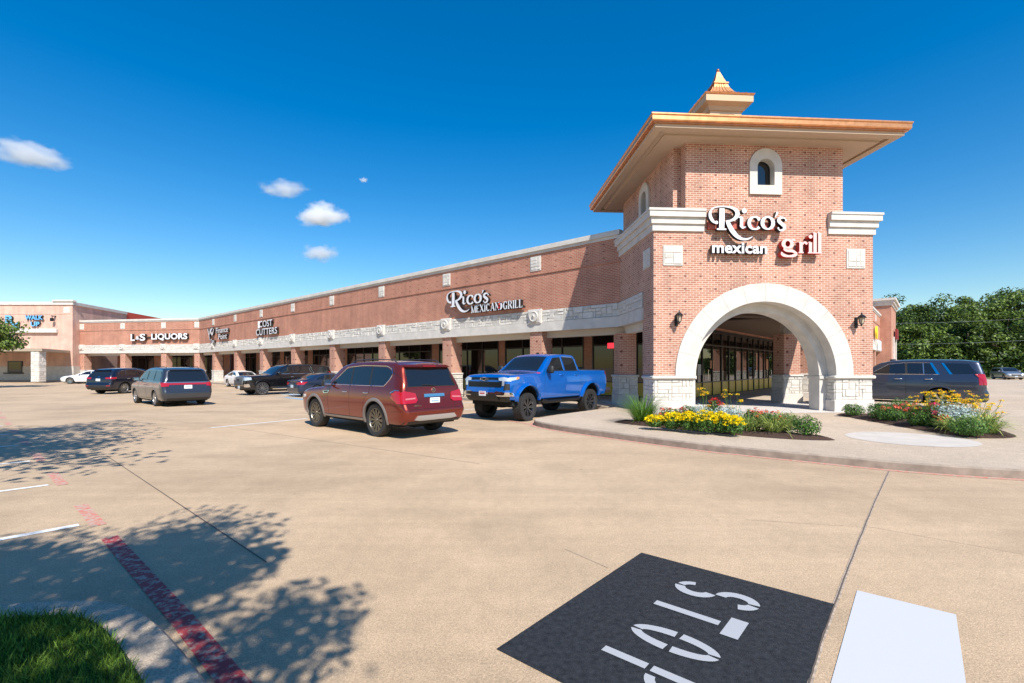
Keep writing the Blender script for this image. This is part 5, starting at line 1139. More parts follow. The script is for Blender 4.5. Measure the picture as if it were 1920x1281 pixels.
c.gaps([[(1.65,.4),(1.63,.8),(1.72,1.14)], [(2.77,.4),(2.77,1.15)], [(3.4,.55),(3.6,.9),(3.66,1.16)]]); c.flares(BLACKP, .05, .01); c.wheels(SILV, 10, .235, .73); c.mirrors(1.76,1.17,NAVY,NAVY); c.handles([2.6,3.45],.98,CHROME)

# 5 black large SUV, nose out
sh = Shell(5.72, 1.02, .34, [(0,1.08),(.06,1.16),(.25,1.21),(.9,1.25),(1.45,1.28),(1.58,1.31),(2.30,1.80),(2.7,1.90),(3.4,1.925),(4.8,1.90),(5.5,1.86),(5.72,1.84)],
    [(.30,.90),(.42,.955),(.62,.985),(.90,1.0),(1.10,.985),(1.24,.955),(1.32,.935),(1.78,.80),(2.0,.75)], [(.3,.16),(.5,.02),(.7,0),(1.0,.02),(1.2,.06),(2,.1)], [(.3,.14),(.5,.02),(.7,0),(1.2,.08),(1.8,.30),(2,.34)], [1.0,4.30], .415, .48, .5, .30, .80, .90, .035, .07)
c = Car('full_size_suv', 'long black SUV parked nose out with a large chrome grille', 'suv', (-14.95,31.75,0), R(HF+90), sh, BLK)
c.side('side_window', [(2.0,1.33),(2.55,1.72),(2.98,1.77),(3.0,1.33)], GLASS); c.side('side_window', [(3.08,1.33),(3.05,1.775),(3.95,1.775),(4.12,1.33)], GLASS); c.side('side_window', [(4.30,1.33),(4.15,1.77),(5.30,1.72),(5.42,1.35)], GLASS)
c.sline('chrome_trim', [(1.95,1.31),(4.15,1.31),(3.98,1.79),(3.0,1.79),(2.55,1.75),(2.0,1.34)], .011, CHROME); c.sline('chrome_trim', [(4.28,1.32),(4.12,1.78)], .02, CHROME)
c.topp('windshield', [(1.66,-.80),(1.66,.80),(2.30,.69),(2.30,-.69)], GLASS); c.end('rear_window', [(-.72,1.33),(.72,1.33),(.64,1.72),(-.64,1.72)], GLASS)
GRC = mat('grille_chrome', (.42,.44,.46), .25, metal=.9)
c.end('grille', [(-.60,.66),(.60,.66),(.64,1.13),(-.64,1.13)], GRC, rear=False, off=.03, na=18); c.end('grille_mesh', [(-.54,.70),(.54,.70),(.57,1.09),(-.57,1.09)], mat('grille_mesh', (.20,.21,.23), .35, metal=.8), rear=False, off=.036, na=18)
p_ = sh.end_pt(0,.94,.045,False)
V, F, bb = text_mb('GMC', 1, 1, .03); b = MB(); [b.face([(p_.x+(.01 if V[i].z > 0 else -.01), -.20+(V[i].x-bb[0])/(bb[1]-bb[0])*.40, .89+(V[i].y-bb[2])/(bb[3]-bb[2])*.11) for i in idx]) for idx, a_, f_ in F]; b.build('grille_lettering', CHROME, c.root)
c.end('head_lamp', [(.66,.92),(.96,.92),(.98,1.10),(.68,1.12)], HEAD, rear=False, off=.015, mirror=True); c.side('head_lamp', [(.05,.93),(.35,.96),(.30,1.11),(.06,1.11)], HEAD, .01)
c.end('fog_lamp', [(.78,.52),(.95,.50),(.95,.70),(.84,.70)], CHROME, rear=False, off=.012, mirror=True); c.side('fog_trim', [(.10,.50),(.28,.52),(.22,.70),(.10,.70)], CHROME, .012)
c.end('lower_bumper', [(-.9,.38),(.9,.38),(.9,.56),(-.9,.56)], BLACKP, rear=False, na=16); c.plate(False, .50, 0, m=PLATE, off=.03)
c.gaps([[(1.85,.45),(1.83,.9),(1.92,1.30)], [(3.03,.45),(3.03,1.30)], [(4.0,.9),(4.18,1.30)], [(1.85,.45),(3.9,.45)]]); c.flares(BLK, .04, .008); c.wheels(SILV, 12, .275, .76); c.mirrors(1.98,1.33,BLK,BLK,sz=(.14,.25,.2)); c.handles([2.85,3.85],1.12,CHROME); c.rails(2.5,5.0,.66,BLACKM,.05); c.side('step_board', [(1.6,.34),(3.75,.34),(3.75,.40),(1.6,.40)], CHROME, .03)
c.end('tail_lamp', [(.84,.86),(.97,.86),(.93,1.45),(.82,1.45)], TAIL, mirror=True)

# sedans
def sedan(name, label, loc, rz, m, rear_detail=True, low=1.42, lamps='wide'):
    k = low/1.42
    sh = Shell(4.75, .92, .22, [(0,.66),(.10,.74),(.45,.83),(1.1,.92),(1.30,.95),(2.10,1.33*k),(2.5,1.41*k),(2.95,1.42*k),(3.45,1.36*k),(4.2,1.08*k),(4.55,1.02*k),(4.70,1.0*k),(4.75,.98*k)],
        [(.18,.88),(.30,.95),(.48,.985),(.68,1.0),(.84,.985),(.94,.95),(1.0,.92),(1.3,.76),(1.45,.70)], [(.2,.12),(.4,.02),(.55,0),(.75,.06),(1.4,.1)], [(.2,.12),(.36,.02),(.56,0),(.8,.04),(1.0,.03),(1.4,.1)], [.93,3.66], .335, .385, .7, .5, .62, .74, .03, .08)
    c = Car(name, label, 'sedan', loc, rz, sh, m, dx=.08)
    c.side('side_window', [(1.72,.96),(2.25,1.25*k),(2.65,1.30*k),(2.68,.98)], GLASS); c.side('side_window', [(2.74,.98),(2.71,1.30*k),(3.2,1.26*k),(3.60,1.12*k),(3.72,1.03)], GLASS); c.sline('chrome_trim', [(1.68,.95),(3.75,1.01),(3.6,1.14*k),(3.2,1.285*k),(2.6,1.325*k),(2.2,1.27*k),(1.72,.97)], .008, CHROME)
    c.topp('windshield', [(1.38,-.68),(1.38,.68),(2.10,.58),(2.10,-.58)], GLASS); c.topp('rear_window', [(3.48,-.56),(3.48,.56),(4.12,.64),(4.12,-.64)], GLASS)
    c.end('head_lamp', [(.42,.60),(.72,.62),(.80,.72),(.50,.68)], HEAD, rear=False, mirror=True); c.side('head_lamp', [(.12,.60),(.62,.66),(.60,.76),(.14,.69)], HEAD, .008); c.end('grille', [(-.34,.46),(.34,.46),(.40,.62),(-.40,.62)], BLACKP, rear=False); c.end('lower_intake', [(-.45,.26),(.45,.26),(.40,.36),(-.40,.36)], BLACKP, rear=False); c.end('emblem', [(-.05,.63),(.05,.63),(.05,.66),(-.05,.66)], CHROME, rear=False)
    c.end('tail_lamp', [(.42,.78),(.62,.70),(.90,.72),(.91,.88),(.60,.86)], TAIL, off=.014, mirror=True); c.side('tail_lamp', [(4.30,.86),(4.55,.74),(4.70,.72),(4.70,.88)], TAIL, .012)
    c.plate(True, .62 if rear_detail else .62, 0); c.gaps([[(1.60,.3),(1.58,.7),(1.68,.93)], [(2.70,.3),(2.70,.96)], [(3.30,.5),(3.5,.75),(3.65,1.0)], [(1.60,.3),(3.2,.3)]]); c.wheels(SILV, 10, .215, .74); c.mirrors(1.74,.97,m,m,sz=(.12,.2,.13)); c.handles([2.52,3.35],.80,m); return c
sedan('blue_sedan', 'slate blue sedan parked nose in between the black SUV and the red SUV', (-11.25,29.75,0), R(HF-90), NBLUE, low=1.40)
sedan('white_sedan', 'white sedan half hidden between the grey minivan and the black SUV', (-23.7,42.4,0), R(HF+180), WHT)
sedan('white_sedan', 'white sedan at the far left in front of the pharmacy, its nose to the left', (-44.6,50.9,0), R(197), WHT, low=1.44)

# dark wagon-like SUV on the right drive
sh = Shell(5.20, 1.02, .38, [(0,1.08),(.06,1.16),(.25,1.22),(.9,1.27),(1.40,1.31),(1.52,1.34),(2.20,1.80),(2.6,1.885),(3.3,1.91),(4.5,1.89),(5.05,1.85),(5.20,1.83)],
    [(.32,.90),(.44,.955),(.64,.985),(.92,1.0),(1.12,.985),(1.26,.955),(1.34,.935),(1.78,.80),(2.0,.75)], [(.3,.16),(.5,.02),(.7,0),(1.0,.02),(1.2,.06),(2,.1)], [(.3,.14),(.5,.01),(.70,0),(.80,.05),(1.05,.06),(1.3,.10),(1.8,.24),(2,.28)], [.97,3.92], .41, .48, .5, .28, .80, .90, .035, .07)
c = Car('charcoal_suv', 'charcoal blue SUV parked behind the right flower bed, its nose hidden by the tower', 'suv', (15.25,19.05,SW-.03), R(136.2), sh, DGREY)
c.side('side_window', [(1.92,1.36),(2.45,1.70),(2.93,1.755),(2.95,1.36)], GLASS); c.side('side_window', [(3.02,1.36),(3.0,1.76),(3.62,1.76),(3.84,1.36)], GLASS); c.side('side_window', [(4.22,1.36),(4.02,1.75),(4.82,1.73),(5.02,1.38)], GLASS, na=16)
c.sline('chrome_trim', [(1.86,1.345),(3.88,1.345)], .010, CHROME); c.sline('chrome_trim', [(1.92,1.37),(2.45,1.725),(2.9,1.775),(3.66,1.775)], .007, CHROME); c.side('chrome_pillar', [(3.64,1.77),(3.71,1.77),(3.93,1.34),(3.84,1.34)], CHROME, .010); c.side('chrome_pillar', [(3.96,1.76),(4.03,1.76),(4.27,1.35),(4.19,1.35)], CHROME, .010)
c.side('window_divider', [(2.93,1.36),(2.91,1.76),(3.02,1.765),(3.04,1.36)], BLACKP, .004); c.side('window_divider', [(3.47,1.36),(3.44,1.76),(3.47,1.76),(3.50,1.36)], SILV, .009)
c.topp('windshield', [(1.60,-.80),(1.60,.80),(2.20,.69),(2.20,-.69)], GLASS); c.end('rear_window', [(-.74,1.36),(.74,1.36),(.66,1.72),(-.66,1.72)], GLASS); c.end('tail_lamp', [(.84,.98),(1.0,.98),(.97,1.36),(.83,1.36)], TAIL, off=.014, mirror=True); c.side('tail_lamp', [(5.0,.98),(5.17,.98),(5.17,1.37),(5.02,1.37)], TAIL, .012)
c.end('lower_bumper', [(-.9,.40),(.9,.40),(.9,.52),(-.9,.52)], BLACKP, na=16); c.end('spoiler', [(-.68,1.78),(.68,1.78),(.68,1.82),(-.68,1.82)], DGREY, off=.12, skirt=.13); c.plate(True, .95, 0)
c.gaps([[(1.82,.48),(1.80,.9),(1.88,1.32)], [(2.97,.48),(2.97,1.34)], [(3.45,.62),(3.62,.9),(3.86,1.15),(3.88,1.33)], [(1.82,.48),(3.4,.48)], [(4.6,.80),(5.15,.80)]], w=.009); c.flares(DGREY, .035, .006); c.wheels(SILV, 6, .27, .70, style='solid'); c.mirrors(1.92,1.37,BLACKP,DGREY,sz=(.14,.25,.2)); c.handles([2.75,3.62],1.17,CHROME,.22); c.side('step_board', [(1.5,.345),(3.42,.345),(3.42,.375),(1.5,.375)], CHROME, .05)
b = MB(); p_ = sh.top_pt(2.5,0,0); b.bbox(p_.x-.1,p_.x+.1,-.03,.03,p_.z-.01,p_.z+.05,.02); b.build('antenna', BLACKP, c.root)

# far silver van
sh = Shell(5.0, .98, .25, [(0,.80),(.10,.90),(.5,1.0),(1.0,1.08),(1.15,1.12),(2.1,1.64),(2.6,1.72),(3.4,1.74),(4.8,1.68),(5.0,1.64)],
    [(.22,.88),(.35,.95),(.55,.985),(.80,1.0),(.98,.985),(1.08,.96),(1.16,.93),(1.6,.80),(1.8,.75)], [(.2,.15),(.4,.02),(.6,0),(.85,.08),(1.8,.1)], [(.2,.1),(.5,0),(1.2,.1),(1.7,.3)], [.95,3.95], .35, .41, .6, .4, .70, .84, .03, .08)
c = Car('silver_van', 'silver van facing the camera in the distance at the right edge, below the oaks', 'van', (70.6,68.5,0), R(246), sh, SILVP, dx=.12)
c.side('side_window', [(1.75,1.16),(2.35,1.52),(2.75,1.57),(2.78,1.16)], GLASS); c.side('side_window', [(2.84,1.16),(2.82,1.575),(4.6,1.53),(4.7,1.16)], GLASS); c.topp('windshield', [(1.25,-.80),(1.25,.80),(2.12,.70),(2.12,-.70)], GLASS)
c.end('head_lamp', [(.5,.68),(.9,.70),(.9,.84),(.5,.80)], HEAD, rear=False, mirror=True); c.end('grille', [(-.5,.55),(.5,.55),(.5,.78),(-.5,.78)], BLACKP, rear=False); c.plate(False,.45); c.wheels(SILV, 6, .22, .7, style='solid'); c.mirrors(1.78,1.15,SILVP,SILVP)

# ------------------------------------------------------------------ channel letter signs
def smoothc(P, n=8):
    out = []; N_ = len(P)
    for i in range(N_-1):
        p0, p1, p2, p3 = (np.array(P[max(0,i-1)], float), np.array(P[i], float), np.array(P[i+1], float), np.array(P[min(N_-1,i+2)], float))
        for k in range(n):
            t = k/n; out.append(tuple(.5*((2*p1)+(-p0+p2)*t+(2*p0-5*p1+4*p2-p3)*t*t+(-p0+3*p1-3*p2+p3)*t**3)))
    out.append(tuple(map(float, P[-1]))); return out
class Script:
    """letter strokes drawn with a broad nib: (x, y, width) points, y downwards, mapped to a wall plane by fx, fz"""
    def __init__(s, fx, fz, sc, y0, y1): s.fx, s.fz, s.sc, s.y0, s.y1, s.k = fx, fz, sc, y0, y1, 0; s.mb = MB()
    def stroke(s, P, smooth=True):
        Q = smoothc(P) if smooth and len(P) > 2 else [tuple(map(float, p)) for p in P]
        s.k += 1; yf = s.y1-.0016*s.k; V = [(Vector((s.fx(q[0]), 0, s.fz(q[1]))), q[2]*s.sc) for q in Q]; L = []
        for i, (p, w_) in enumerate(V):
            d = (V[min(i+1,len(V)-1)][0]-V[max(i-1,0)][0]).normalized(); n_ = Vector((-d.z, 0, d.x)); L.append((p+n_*w_/2, p-n_*w_/2))
        f = lambda p, y: (p.x, y, p.z)
        for (a, b_), (c_, d_) in zip(L, L[1:]):
            s.mb.face([f(b_,yf), f(d_,yf), f(c_,yf), f(a,yf)], 0); s.mb.face([f(a,yf), f(c_,yf), f(c_,s.y0), f(a,s.y0)], 1); s.mb.face([f(d_,yf), f(b_,yf), f(b_,s.y0), f(d_,s.y0)], 1)
        a, b_ = L[0]; s.mb.face([f(a,yf), f(a,s.y0), f(b_,s.y0), f(b_,yf)], 1); a, b_ = L[-1]; s.mb.face([f(b_,yf), f(b_,s.y0), f(a,s.y0), f(a,yf)], 1)
    def dot(s, x, y, r): s.stroke([(x-r*.98,y,r*.5),(x-r*.7,y,r*1.42),(x-r*.35,y,r*1.85),(x,y,r*2),(x+r*.35,y,r*1.85),(x+r*.7,y,r*1.42),(x+r*.98,y,r*.5)], False)
    def arc(s, cx, cy, rx, ry, a0, a1, thin, thick, n=20):
        P = []
        for i in range(n+1):
            a = R(a0+(a1-a0)*i/n); P.append((cx+rx*math.cos(a), cy-ry*math.sin(a), thin+(thick-thin)*abs(math.cos(a))**1.3))
        s.stroke(P, False)
def ricos(s):
    s.stroke([(287,222,50),(287,320,54),(284,425,52)]); s.stroke([(236,432,14),(284,430,20),(330,432,14)]); s.dot(232,366,17)
    s.stroke([(228,372,16),(196,352,28),(172,310,32),(170,265,24),(196,228,13),(245,211,11),(320,207,12),(390,218,24),(432,246,40),(440,285,42),(415,322,32),(372,345,20),(330,348,12)])
    s.stroke([(338,345,34),(362,400,44),(396,455,46),(440,502,38),(492,526,24),(545,524,15),(590,500,5)])
    s.stroke([(482,308,32),(480,400,32)]); s.stroke([(452,312,8),(480,306,20)], False); s.stroke([(470,385,24),(490,412,22),(524,404,6)]); s.dot(507,245,24)
    s.arc(612,365,56,62,38,322,14,36); s.dot(652,326,15)
    s.arc(742,362,54,60,0,360,14,38,28)
    s.stroke([(838,250,22),(830,275,16),(814,302,5)])
    s.stroke([(926,326,8),(900,306,16),(862,312,28),(852,340,32),(880,366,36),(908,392,34),(902,422,24),(870,434,16),(842,414,8)]); s.dot(924,330,9); s.dot(846,412,9)
sg = thing('restaurant_sign', tuple(P0), A, 'raised white Rico\'s mexican and red grill letters high on the tower front', 'sign')
X_ = lambda x: 1.2765+.00357*x
Z_ = lambda y: 7.954-.003448*y
s = Script(X_, Z_, .00350, -.12, -.27); ricos(s); s.mb.build('lettering', [WHITEL, DARKL], sg)
b = MB(); b.bbox(X_(172), X_(915), -.13, 0, Z_(418), Z_(342), .01); b.build('raceway', mat('raceway_red', (.42,.09,.06), .5), sg)
word(sg, 'mexican', X_(195), X_(745), Z_(668), Z_(560), -.06, -.24, WHITEL, DARKL, bold=.028, spacing=1.04)
s = Script(X_, Z_, .00350, -.06, -.24)
s.arc(952,563,44,40,0,360,18,40,26); s.stroke([(985,530,10),(1010,522,18),(1024,532,12)]); s.stroke([(930,600,14),(918,618,22),(945,632,26),(1000,636,28),(1032,655,24)])
s.arc(965,662,68,26,20,-200,20,34,24)
s.stroke([(1086,545,34),(1086,648,34)]); s.stroke([(1060,650,12),(1112,650,12)]); s.stroke([(1062,548,10),(1086,546,14)], False); s.stroke([(1098,572,12),(1116,548,18),(1136,548,22)]); s.dot(1138,556,13)
s.stroke([(1180,545,34),(1180,648,34)]); s.stroke([(1154,651,12),(1206,651,12)]); s.stroke([(1158,547,10),(1180,545,14)], False); s.dot(1180,488,20)
for xx in (1226,1272): s.stroke([(xx,448,34),(xx,648,34)]); s.stroke([(xx-26,652,12),(xx+24,652,12)]); s.stroke([(xx-24,450,10),(xx,446,14)], False)
s.mb.build('lettering', [PINKL, REDL], sg)

# the same name on the shop row, caps with serifs below
def serif_word(s, txt, x, y0, y1, sc, th=20, tn=8):
    """hand-built serif capitals; sc is the letter width scale"""
    H_ = y1-y0
    for ch in txt:
        w_ = {'M':1.05,'E':.66,'X':.80,'I':.30,'C':.74,'A':.82,'N':.84,'G':.80,'R':.78,'L':.64}[ch]*sc; L_, R_ = x+w_*.12, x+w_*.88; T_, B_ = y0, y1; m = (y0+y1)/2
        ser = lambda cx, y, hw=.13: s.stroke([(cx-hw*sc,y,tn),(cx+hw*sc,y,tn)], False)
        if ch in 'EIRLMN': cx = L_+th*.2 if ch != 'I' else (L_+R_)/2; s.stroke([(cx,T_,th if ch not in 'MN' else tn),(cx,B_,th if ch not in 'MN' else tn)], False); ser(cx,T_+tn/2); ser(cx,B_-tn/2)
        if ch == 'E':
            for yy, e in ((T_+tn/2,0),(m,-.12*sc),(B_-tn/2,0)): s.stroke([(L_,yy,tn),(R_+e,yy,tn)], False)
            for yy, dr_ in ((T_,1),(B_,-1)): s.stroke([(R_,yy,tn),(R_,yy+dr_*H_*.22,tn*.6)], False)
        if ch == 'L': s.stroke([(L_,B_-tn/2,tn),(R_,B_-tn/2,tn)], False); s.stroke([(R_,B_,tn),(R_,B_-H_*.26,tn*.6)], False)
        if ch == 'M': s.stroke([(L_,T_,th),((L_+R_)/2,B_,th*.8)], False); s.stroke([((L_+R_)/2,B_,tn),(R_,T_,tn)], False); s.stroke([(R_,T_,th),(R_,B_,th)], False); ser(R_,B_-tn/2); ser(R_,T_+tn/2,.10)
        if ch == 'N': s.stroke([(L_,T_,th),(R_,B_,th)], False); s.stroke([(R_,T_,tn),(R_,B_,tn)], False); ser(R_,T_+tn/2)
        if ch == 'X': s.stroke([(L_,T_,th),(R_,B_,th)], False); s.stroke([(R_,T_,tn),(L_,B_,tn)], False); [ser(a, c_, .11) for a in (L_,R_) for c_ in (T_+tn/2,B_-tn/2)]
        if ch == 'A': s.stroke([((L_+R_)/2,T_,tn),(L_,B_,tn)], False); s.stroke([((L_+R_)/2,T_,th),(R_,B_,th)], False); s.stroke([(x+w_*.28,y0+H_*.66,tn),(x+w_*.70,y0+H_*.66,tn)], False); ser(L_,B_-tn/2,.11); ser(R_,B_-tn/2,.13)
        if ch in 'CG': s.arc((L_+R_)/2,m,w_*.38,H_*.47,42,318,tn,th*1.05,18); s.stroke([(R_-th*.2,T_+H_*.05,tn*.8),(R_-th*.2,T_+H_*.32,tn*.8)], False)
        if ch == 'G': s.stroke([(R_-th*.3,m+H_*.08,th),(R_-th*.3,B_-H_*.04,th)], False); ser(R_-th*.3,m+H_*.08,.12)
        if ch == 'R': s.stroke([(L_,T_+tn/2,tn),(x+w_*.55,T_+tn*.6,tn),(x+w_*.80,T_+H_*.25,th),(x+w_*.55,m,tn),(L_,m,tn)]); s.stroke([(x+w_*.50,m,th),(x+w_*.92,B_-tn*.3,th)], False)
        x += w_+sc*.10
    return x
sg = thing('restaurant_sign', tuple(J), AN_L, 'white Rico\'s MEXICAN GRILL letters on the brick front behind the blue pickup', 'sign')
s = Script(lambda x: -10.95+(x-150)*.00435, lambda y: 6.02-(y-205)*.00375, .0042, -.10, -.26); ricos(s); s.mb.build('lettering', [WHITEL, DARKL], sg)
s = Script(lambda x: -8.98+x*.0104, lambda y: 5.10-y*.0088, .01, -.06, -.20); xe = serif_word(s, 'MEXICAN', 0, 0, 46, 36, 7.5, 3)
s.stroke([(xe+4,6,3),(xe+10,16,12),(xe+10,32,13),(xe+2,46,4)]); x2 = serif_word(s, 'GRILL', xe+22, 0, 46, 36, 7.5, 3)
s.mb.build('lettering', [WHITEL, DARKL], sg); print('MEXICAN end', xe, x2)
b = MB(); b.tube([(-9.1+(xe+12)*.01, -.22, 5.12), (-9.1+(xe+16)*.01,-.25,4.95), (-9.1+(xe+12)*.01,-.25,4.80), (-9.1+(xe+4)*.01,-.22,4.70)], [.02,.05,.055,.01], 8); b.build('chilli', REDL, sg, smooth=60)
sg = thing('salon_sign', tuple(J), AN_L, 'two line white COST CUTTERS letters on the shop row', 'sign')
word(sg, 'COST', -37.45, -34.6, 5.45, 6.05, -.06, -.25, WHITEL, DARKL, .008); word(sg, 'CUTTERS', -38.2, -33.6, 4.72, 5.32, -.06, -.25, WHITEL, DARKL, .008)
b = MB(); b.bbox(-37.8,-37.65,-.25,-.06,5.40,6.05,.01); b.build('bar', WHITEL, sg)
sg = thing('small_shop_sign', tuple(J), AN_L, 'pale blurred shop letters in two blocks near the bend of the row', 'sign')
word(sg, 'Finance', -49.2, -45.6, 5.45, 6.05, -.06, -.25, WHITEL, DARKL, .01); word(sg, 'Point', -48.4, -45.9, 4.75, 5.35, -.06, -.25, WHITEL, DARKL, .01)
s = Script(lambda x: -51.9+x*.01, lambda y: 6.1-y*.01, .01, -.06, -.25); s.stroke([(0,0,14),(35,60,16),(60,130,10)]); s.stroke([(90,0,12),(70,60,22),(110,20,20),(160,0,12)]); s.stroke([(110,40,20),(150,70,24),(200,10,12)]); s.mb.build('emblem', [WHITEL, DARKL], sg)
word(sg, 'Tax', -51.0, -49.7, 4.45, 4.85, -.06, -.25, WHITEL, DARKL, .01)
sg = thing('liquor_sign', tuple(BEND), AN_Q, 'white L&S LIQUORS block letters at the far end of the row', 'sign')
word(sg, 'L', -9.35, -8.75, 4.95, 5.80, -.06, -.35, WHITEL, DARKL, .03); word(sg, '&', -8.6, -8.1, 5.1, 5.55, -.06, -.35, WHITEL, DARKL, .02); word(sg, 'S', -8.05, -7.25, 4.95, 5.80, -.06, -.35, WHITEL, DARKL, .03)
word(sg, 'LIQUORS', -6.4, -1.35, 4.95, 5.80, -.06, -.35, WHITEL, DARKL, .035, 1.02)
b = MB(); b.box(-7.3,-6.3,-.20,-.08,5.34,5.44); b.build('raceway', DARKL, sg)
sg = thing('pharmacy_sign', tuple(CP), 0, 'blue Rx and WALK UP letters high on the pharmacy front', 'sign')
word(sg, 'R', -8.0, -6.9, 7.05, 8.1, -.06, -.30, BLUEL, DARKL, .04); s = Script(lambda x: -7.35+x*.01, lambda y: 7.25-y*.01, .01, -.06, -.31); s.stroke([(0,0,22),(95,70,18)], False); s.stroke([(95,0,14),(10,72,14)], False); s.mb.build('lettering', [BLUEL, DARKL], sg)
word(sg, 'WALK', -5.6, -3.4, 7.55, 8.1, -.06, -.28, BLUEL, DARKL, .035); word(sg, 'UP', -4.9, -3.8, 6.75, 7.3, -.06, -.28, BLUEL, DARKL, .035)
# red neon in the window behind the pickup, yellow notice by the liquor store door
sg = thing('window_sign', tuple(J+U2*4.70), AN_L, 'small lit red sign in the dark shop window above the blue pickup', 'sign')
b = MB(); b.bbox(-3.3,-2.6,-.08,-.03,2.75,3.05,.02); b.build('panel', mat('neon_red', (.7,.02,.04), .4, emit=(1,.05,.08), estr=.8), sg)
sg = thing('notice_board', tuple(BEND+Q2*3.6), AN_Q, 'yellow pentagon sign standing by the liquor store door', 'sign')
b = MB(); b.prism([(-.45,1.2),(.45,1.2),(.45,1.9),(0,2.3),(-.45,1.9)], -.03, .03, 0, Matrix.Translation((-7.9,0,0)) @ Matrix.Rotation(R(90),4,'X')); b.build('panel', mat('yellow_notice', (.80,.78,.05), .4), sg)
b = MB(); b.tube([(-7.9,.05,SW),(-7.9,.05,1.5)], .03, 6); b.build('post', BLACKM, sg)

# ------------------------------------------------------------------ clouds (soft volumes far beyond everything)
def cloud(px_, py_, wpx, hpx, D, seed, dens, label, tilt=0):
    Xc, Zc = (px_-960)/900*D, 1.72+(689-py_)/900*D; rx, rz = wpx/1800*D, hpx/1800*D
    me = bpy.data.meshes.new('cloud'); bm = bmesh.new(); bmesh.ops.create_icosphere(bm, subdivisions=3, radius=1); bm.to_mesh(me); bm.free()
    o = bpy.data.objects.new('cloud', me); COL.objects.link(o); o.location = (Xc, D, Zc); o.scale = (rx, rx*.5, rz); o.rotation_euler = (0, R(tilt), 0); tag(o, label, 'cloud', 'small clouds in the blue sky')
    m = bpy.data.materials.new('cloud_vapour_%d' % seed); m.use_nodes = True; nt = m.node_tree; N = nt.nodes; Lk = nt.links; N.remove(N['Principled BSDF']); out = N['Material Output']
    v = N.new('ShaderNodeVolumePrincipled'); v.inputs['Color'].default_value = (1,1,1,1); v.inputs['Anisotropy'].default_value = .2; tc = N.new('ShaderNodeTexCoord')
    nz = N.new('ShaderNodeTexNoise'); nz.inputs['Scale'].default_value = 1.3; nz.inputs['Detail'].default_value = 7; nz.inputs['Roughness'].default_value = .62
    mp = N.new('ShaderNodeMapping'); mp.inputs['Location'].default_value = (seed*3.1, 0, seed); mp.inputs['Scale'].default_value = (1.6, 1.2, 1.1); Lk.new(tc.outputs['Object'], mp.inputs[0]); Lk.new(mp.outputs[0], nz.inputs['Vector'])
    ln = N.new('ShaderNodeVectorMath'); ln.operation = 'LENGTH'; Lk.new(tc.outputs['Object'], ln.inputs[0])
    a = N.new('ShaderNodeMath'); a.operation = 'MULTIPLY_ADD'; a.inputs[1].default_value = -.52; a.inputs[2].default_value = .0; Lk.new(ln.outputs['Value'], a.inputs[0])
    c_ = N.new('ShaderNodeMath'); c_.operation = 'ADD'; Lk.new(nz.outputs[0], c_.inputs[0]); Lk.new(a.outputs[0], c_.inputs[1])
    r = N.new('ShaderNodeMapRange'); r.inputs[1].default_value = .12; r.inputs[2].default_value = .42; r.inputs[3].default_value = 0; r.inputs[4].default_value = dens/rx; Lk.new(c_.outputs[0], r.inputs[0]); Lk.new(r.outputs[0], v.inputs['Density']); Lk.new(v.outputs[0], out.inputs['Volume']); me.materials.append(m)
cloud(52, 290, 190, 64, 1500, 1, 5, 'wispy white cloud at the left edge of the sky', 14)
cloud(532, 355, 120, 40, 1600, 2, 4, 'thin white cloud above the biggest one')
cloud(603, 403, 124, 62, 1500, 3, 9, 'biggest bright white cloud left of the tower')
cloud(598, 476, 94, 40, 1700, 4, 4, 'faint cloud lowest of the group')
cloud(682, 338, 22, 14, 1600, 5, 3, 'tiny puff of cloud right of the others')

# ------------------------------------------------------------------ flower beds
GL = [leafmat('bed_leaf', (.055,.13,.025)), leafmat('bed_leaf_light', (.12,.22,.04))]
YF = leafmat('yellow_petal', (.92,.74,.005), .4); OF = leafmat('orange_petal', (.85,.42,.03), .3); RF = leafmat('red_petal', (.65,.03,.03), .3); PF = leafmat('pink_petal', (.75,.05,.16), .3); CF = leafmat('coral_petal', (.75,.14,.08), .3); DM = leafmat('silver_leaf', (.42,.50,.47), .2)
VG = [leafmat('striped_leaf', (.42,.48,.14), .3), leafmat('striped_leaf_green', (.13,.22,.04), .3)]; FG = [leafmat('fountain_blade', (.16,.30,.035), .35), leafmat('fountain_blade_dark', (.07,.16,.02), .35)]; FG2 = FG
def blades(n, h, spread, wd, droop=.5):
    a = rng.uniform(0,2*np.pi,n); r0 = rng.random(n)**.5*spread*.22; ln = h*(.65+.5*rng.random(n)); el = np.clip(rng.normal(1.05,.28,n), .35, 1.5); P = []
    d = np.stack([np.cos(a), np.sin(a), np.zeros(n)], 1); base = np.stack([np.cos(a)*r0, np.sin(a)*r0, np.zeros(n)], 1); side = np.stack([-np.sin(a), np.cos(a), np.zeros(n)], 1)*wd
    prev = base; K = 4; cur_el = el.copy(); out = []
    for k in range(K):
        step = (ln/K)[:,None]*(d*np.cos(cur_el)[:,None]+np.array([0,0,1])*np.sin(cur_el)[:,None]); nxt = prev+step; w0, w1 = (1-k/K*.6), (1-(k+1)/K*.95) if k == K-1 else (1-(k+1)/K*.6)
        out.append(np.stack([prev-side*w0, prev+side*w0, nxt+side*w1, nxt-side*w1], 1)); prev = nxt; cur_el = cur_el-droop*(.5+rng.random(n)*.9)*.75
    return np.concatenate(out), np.tile(np.arange(n), K)
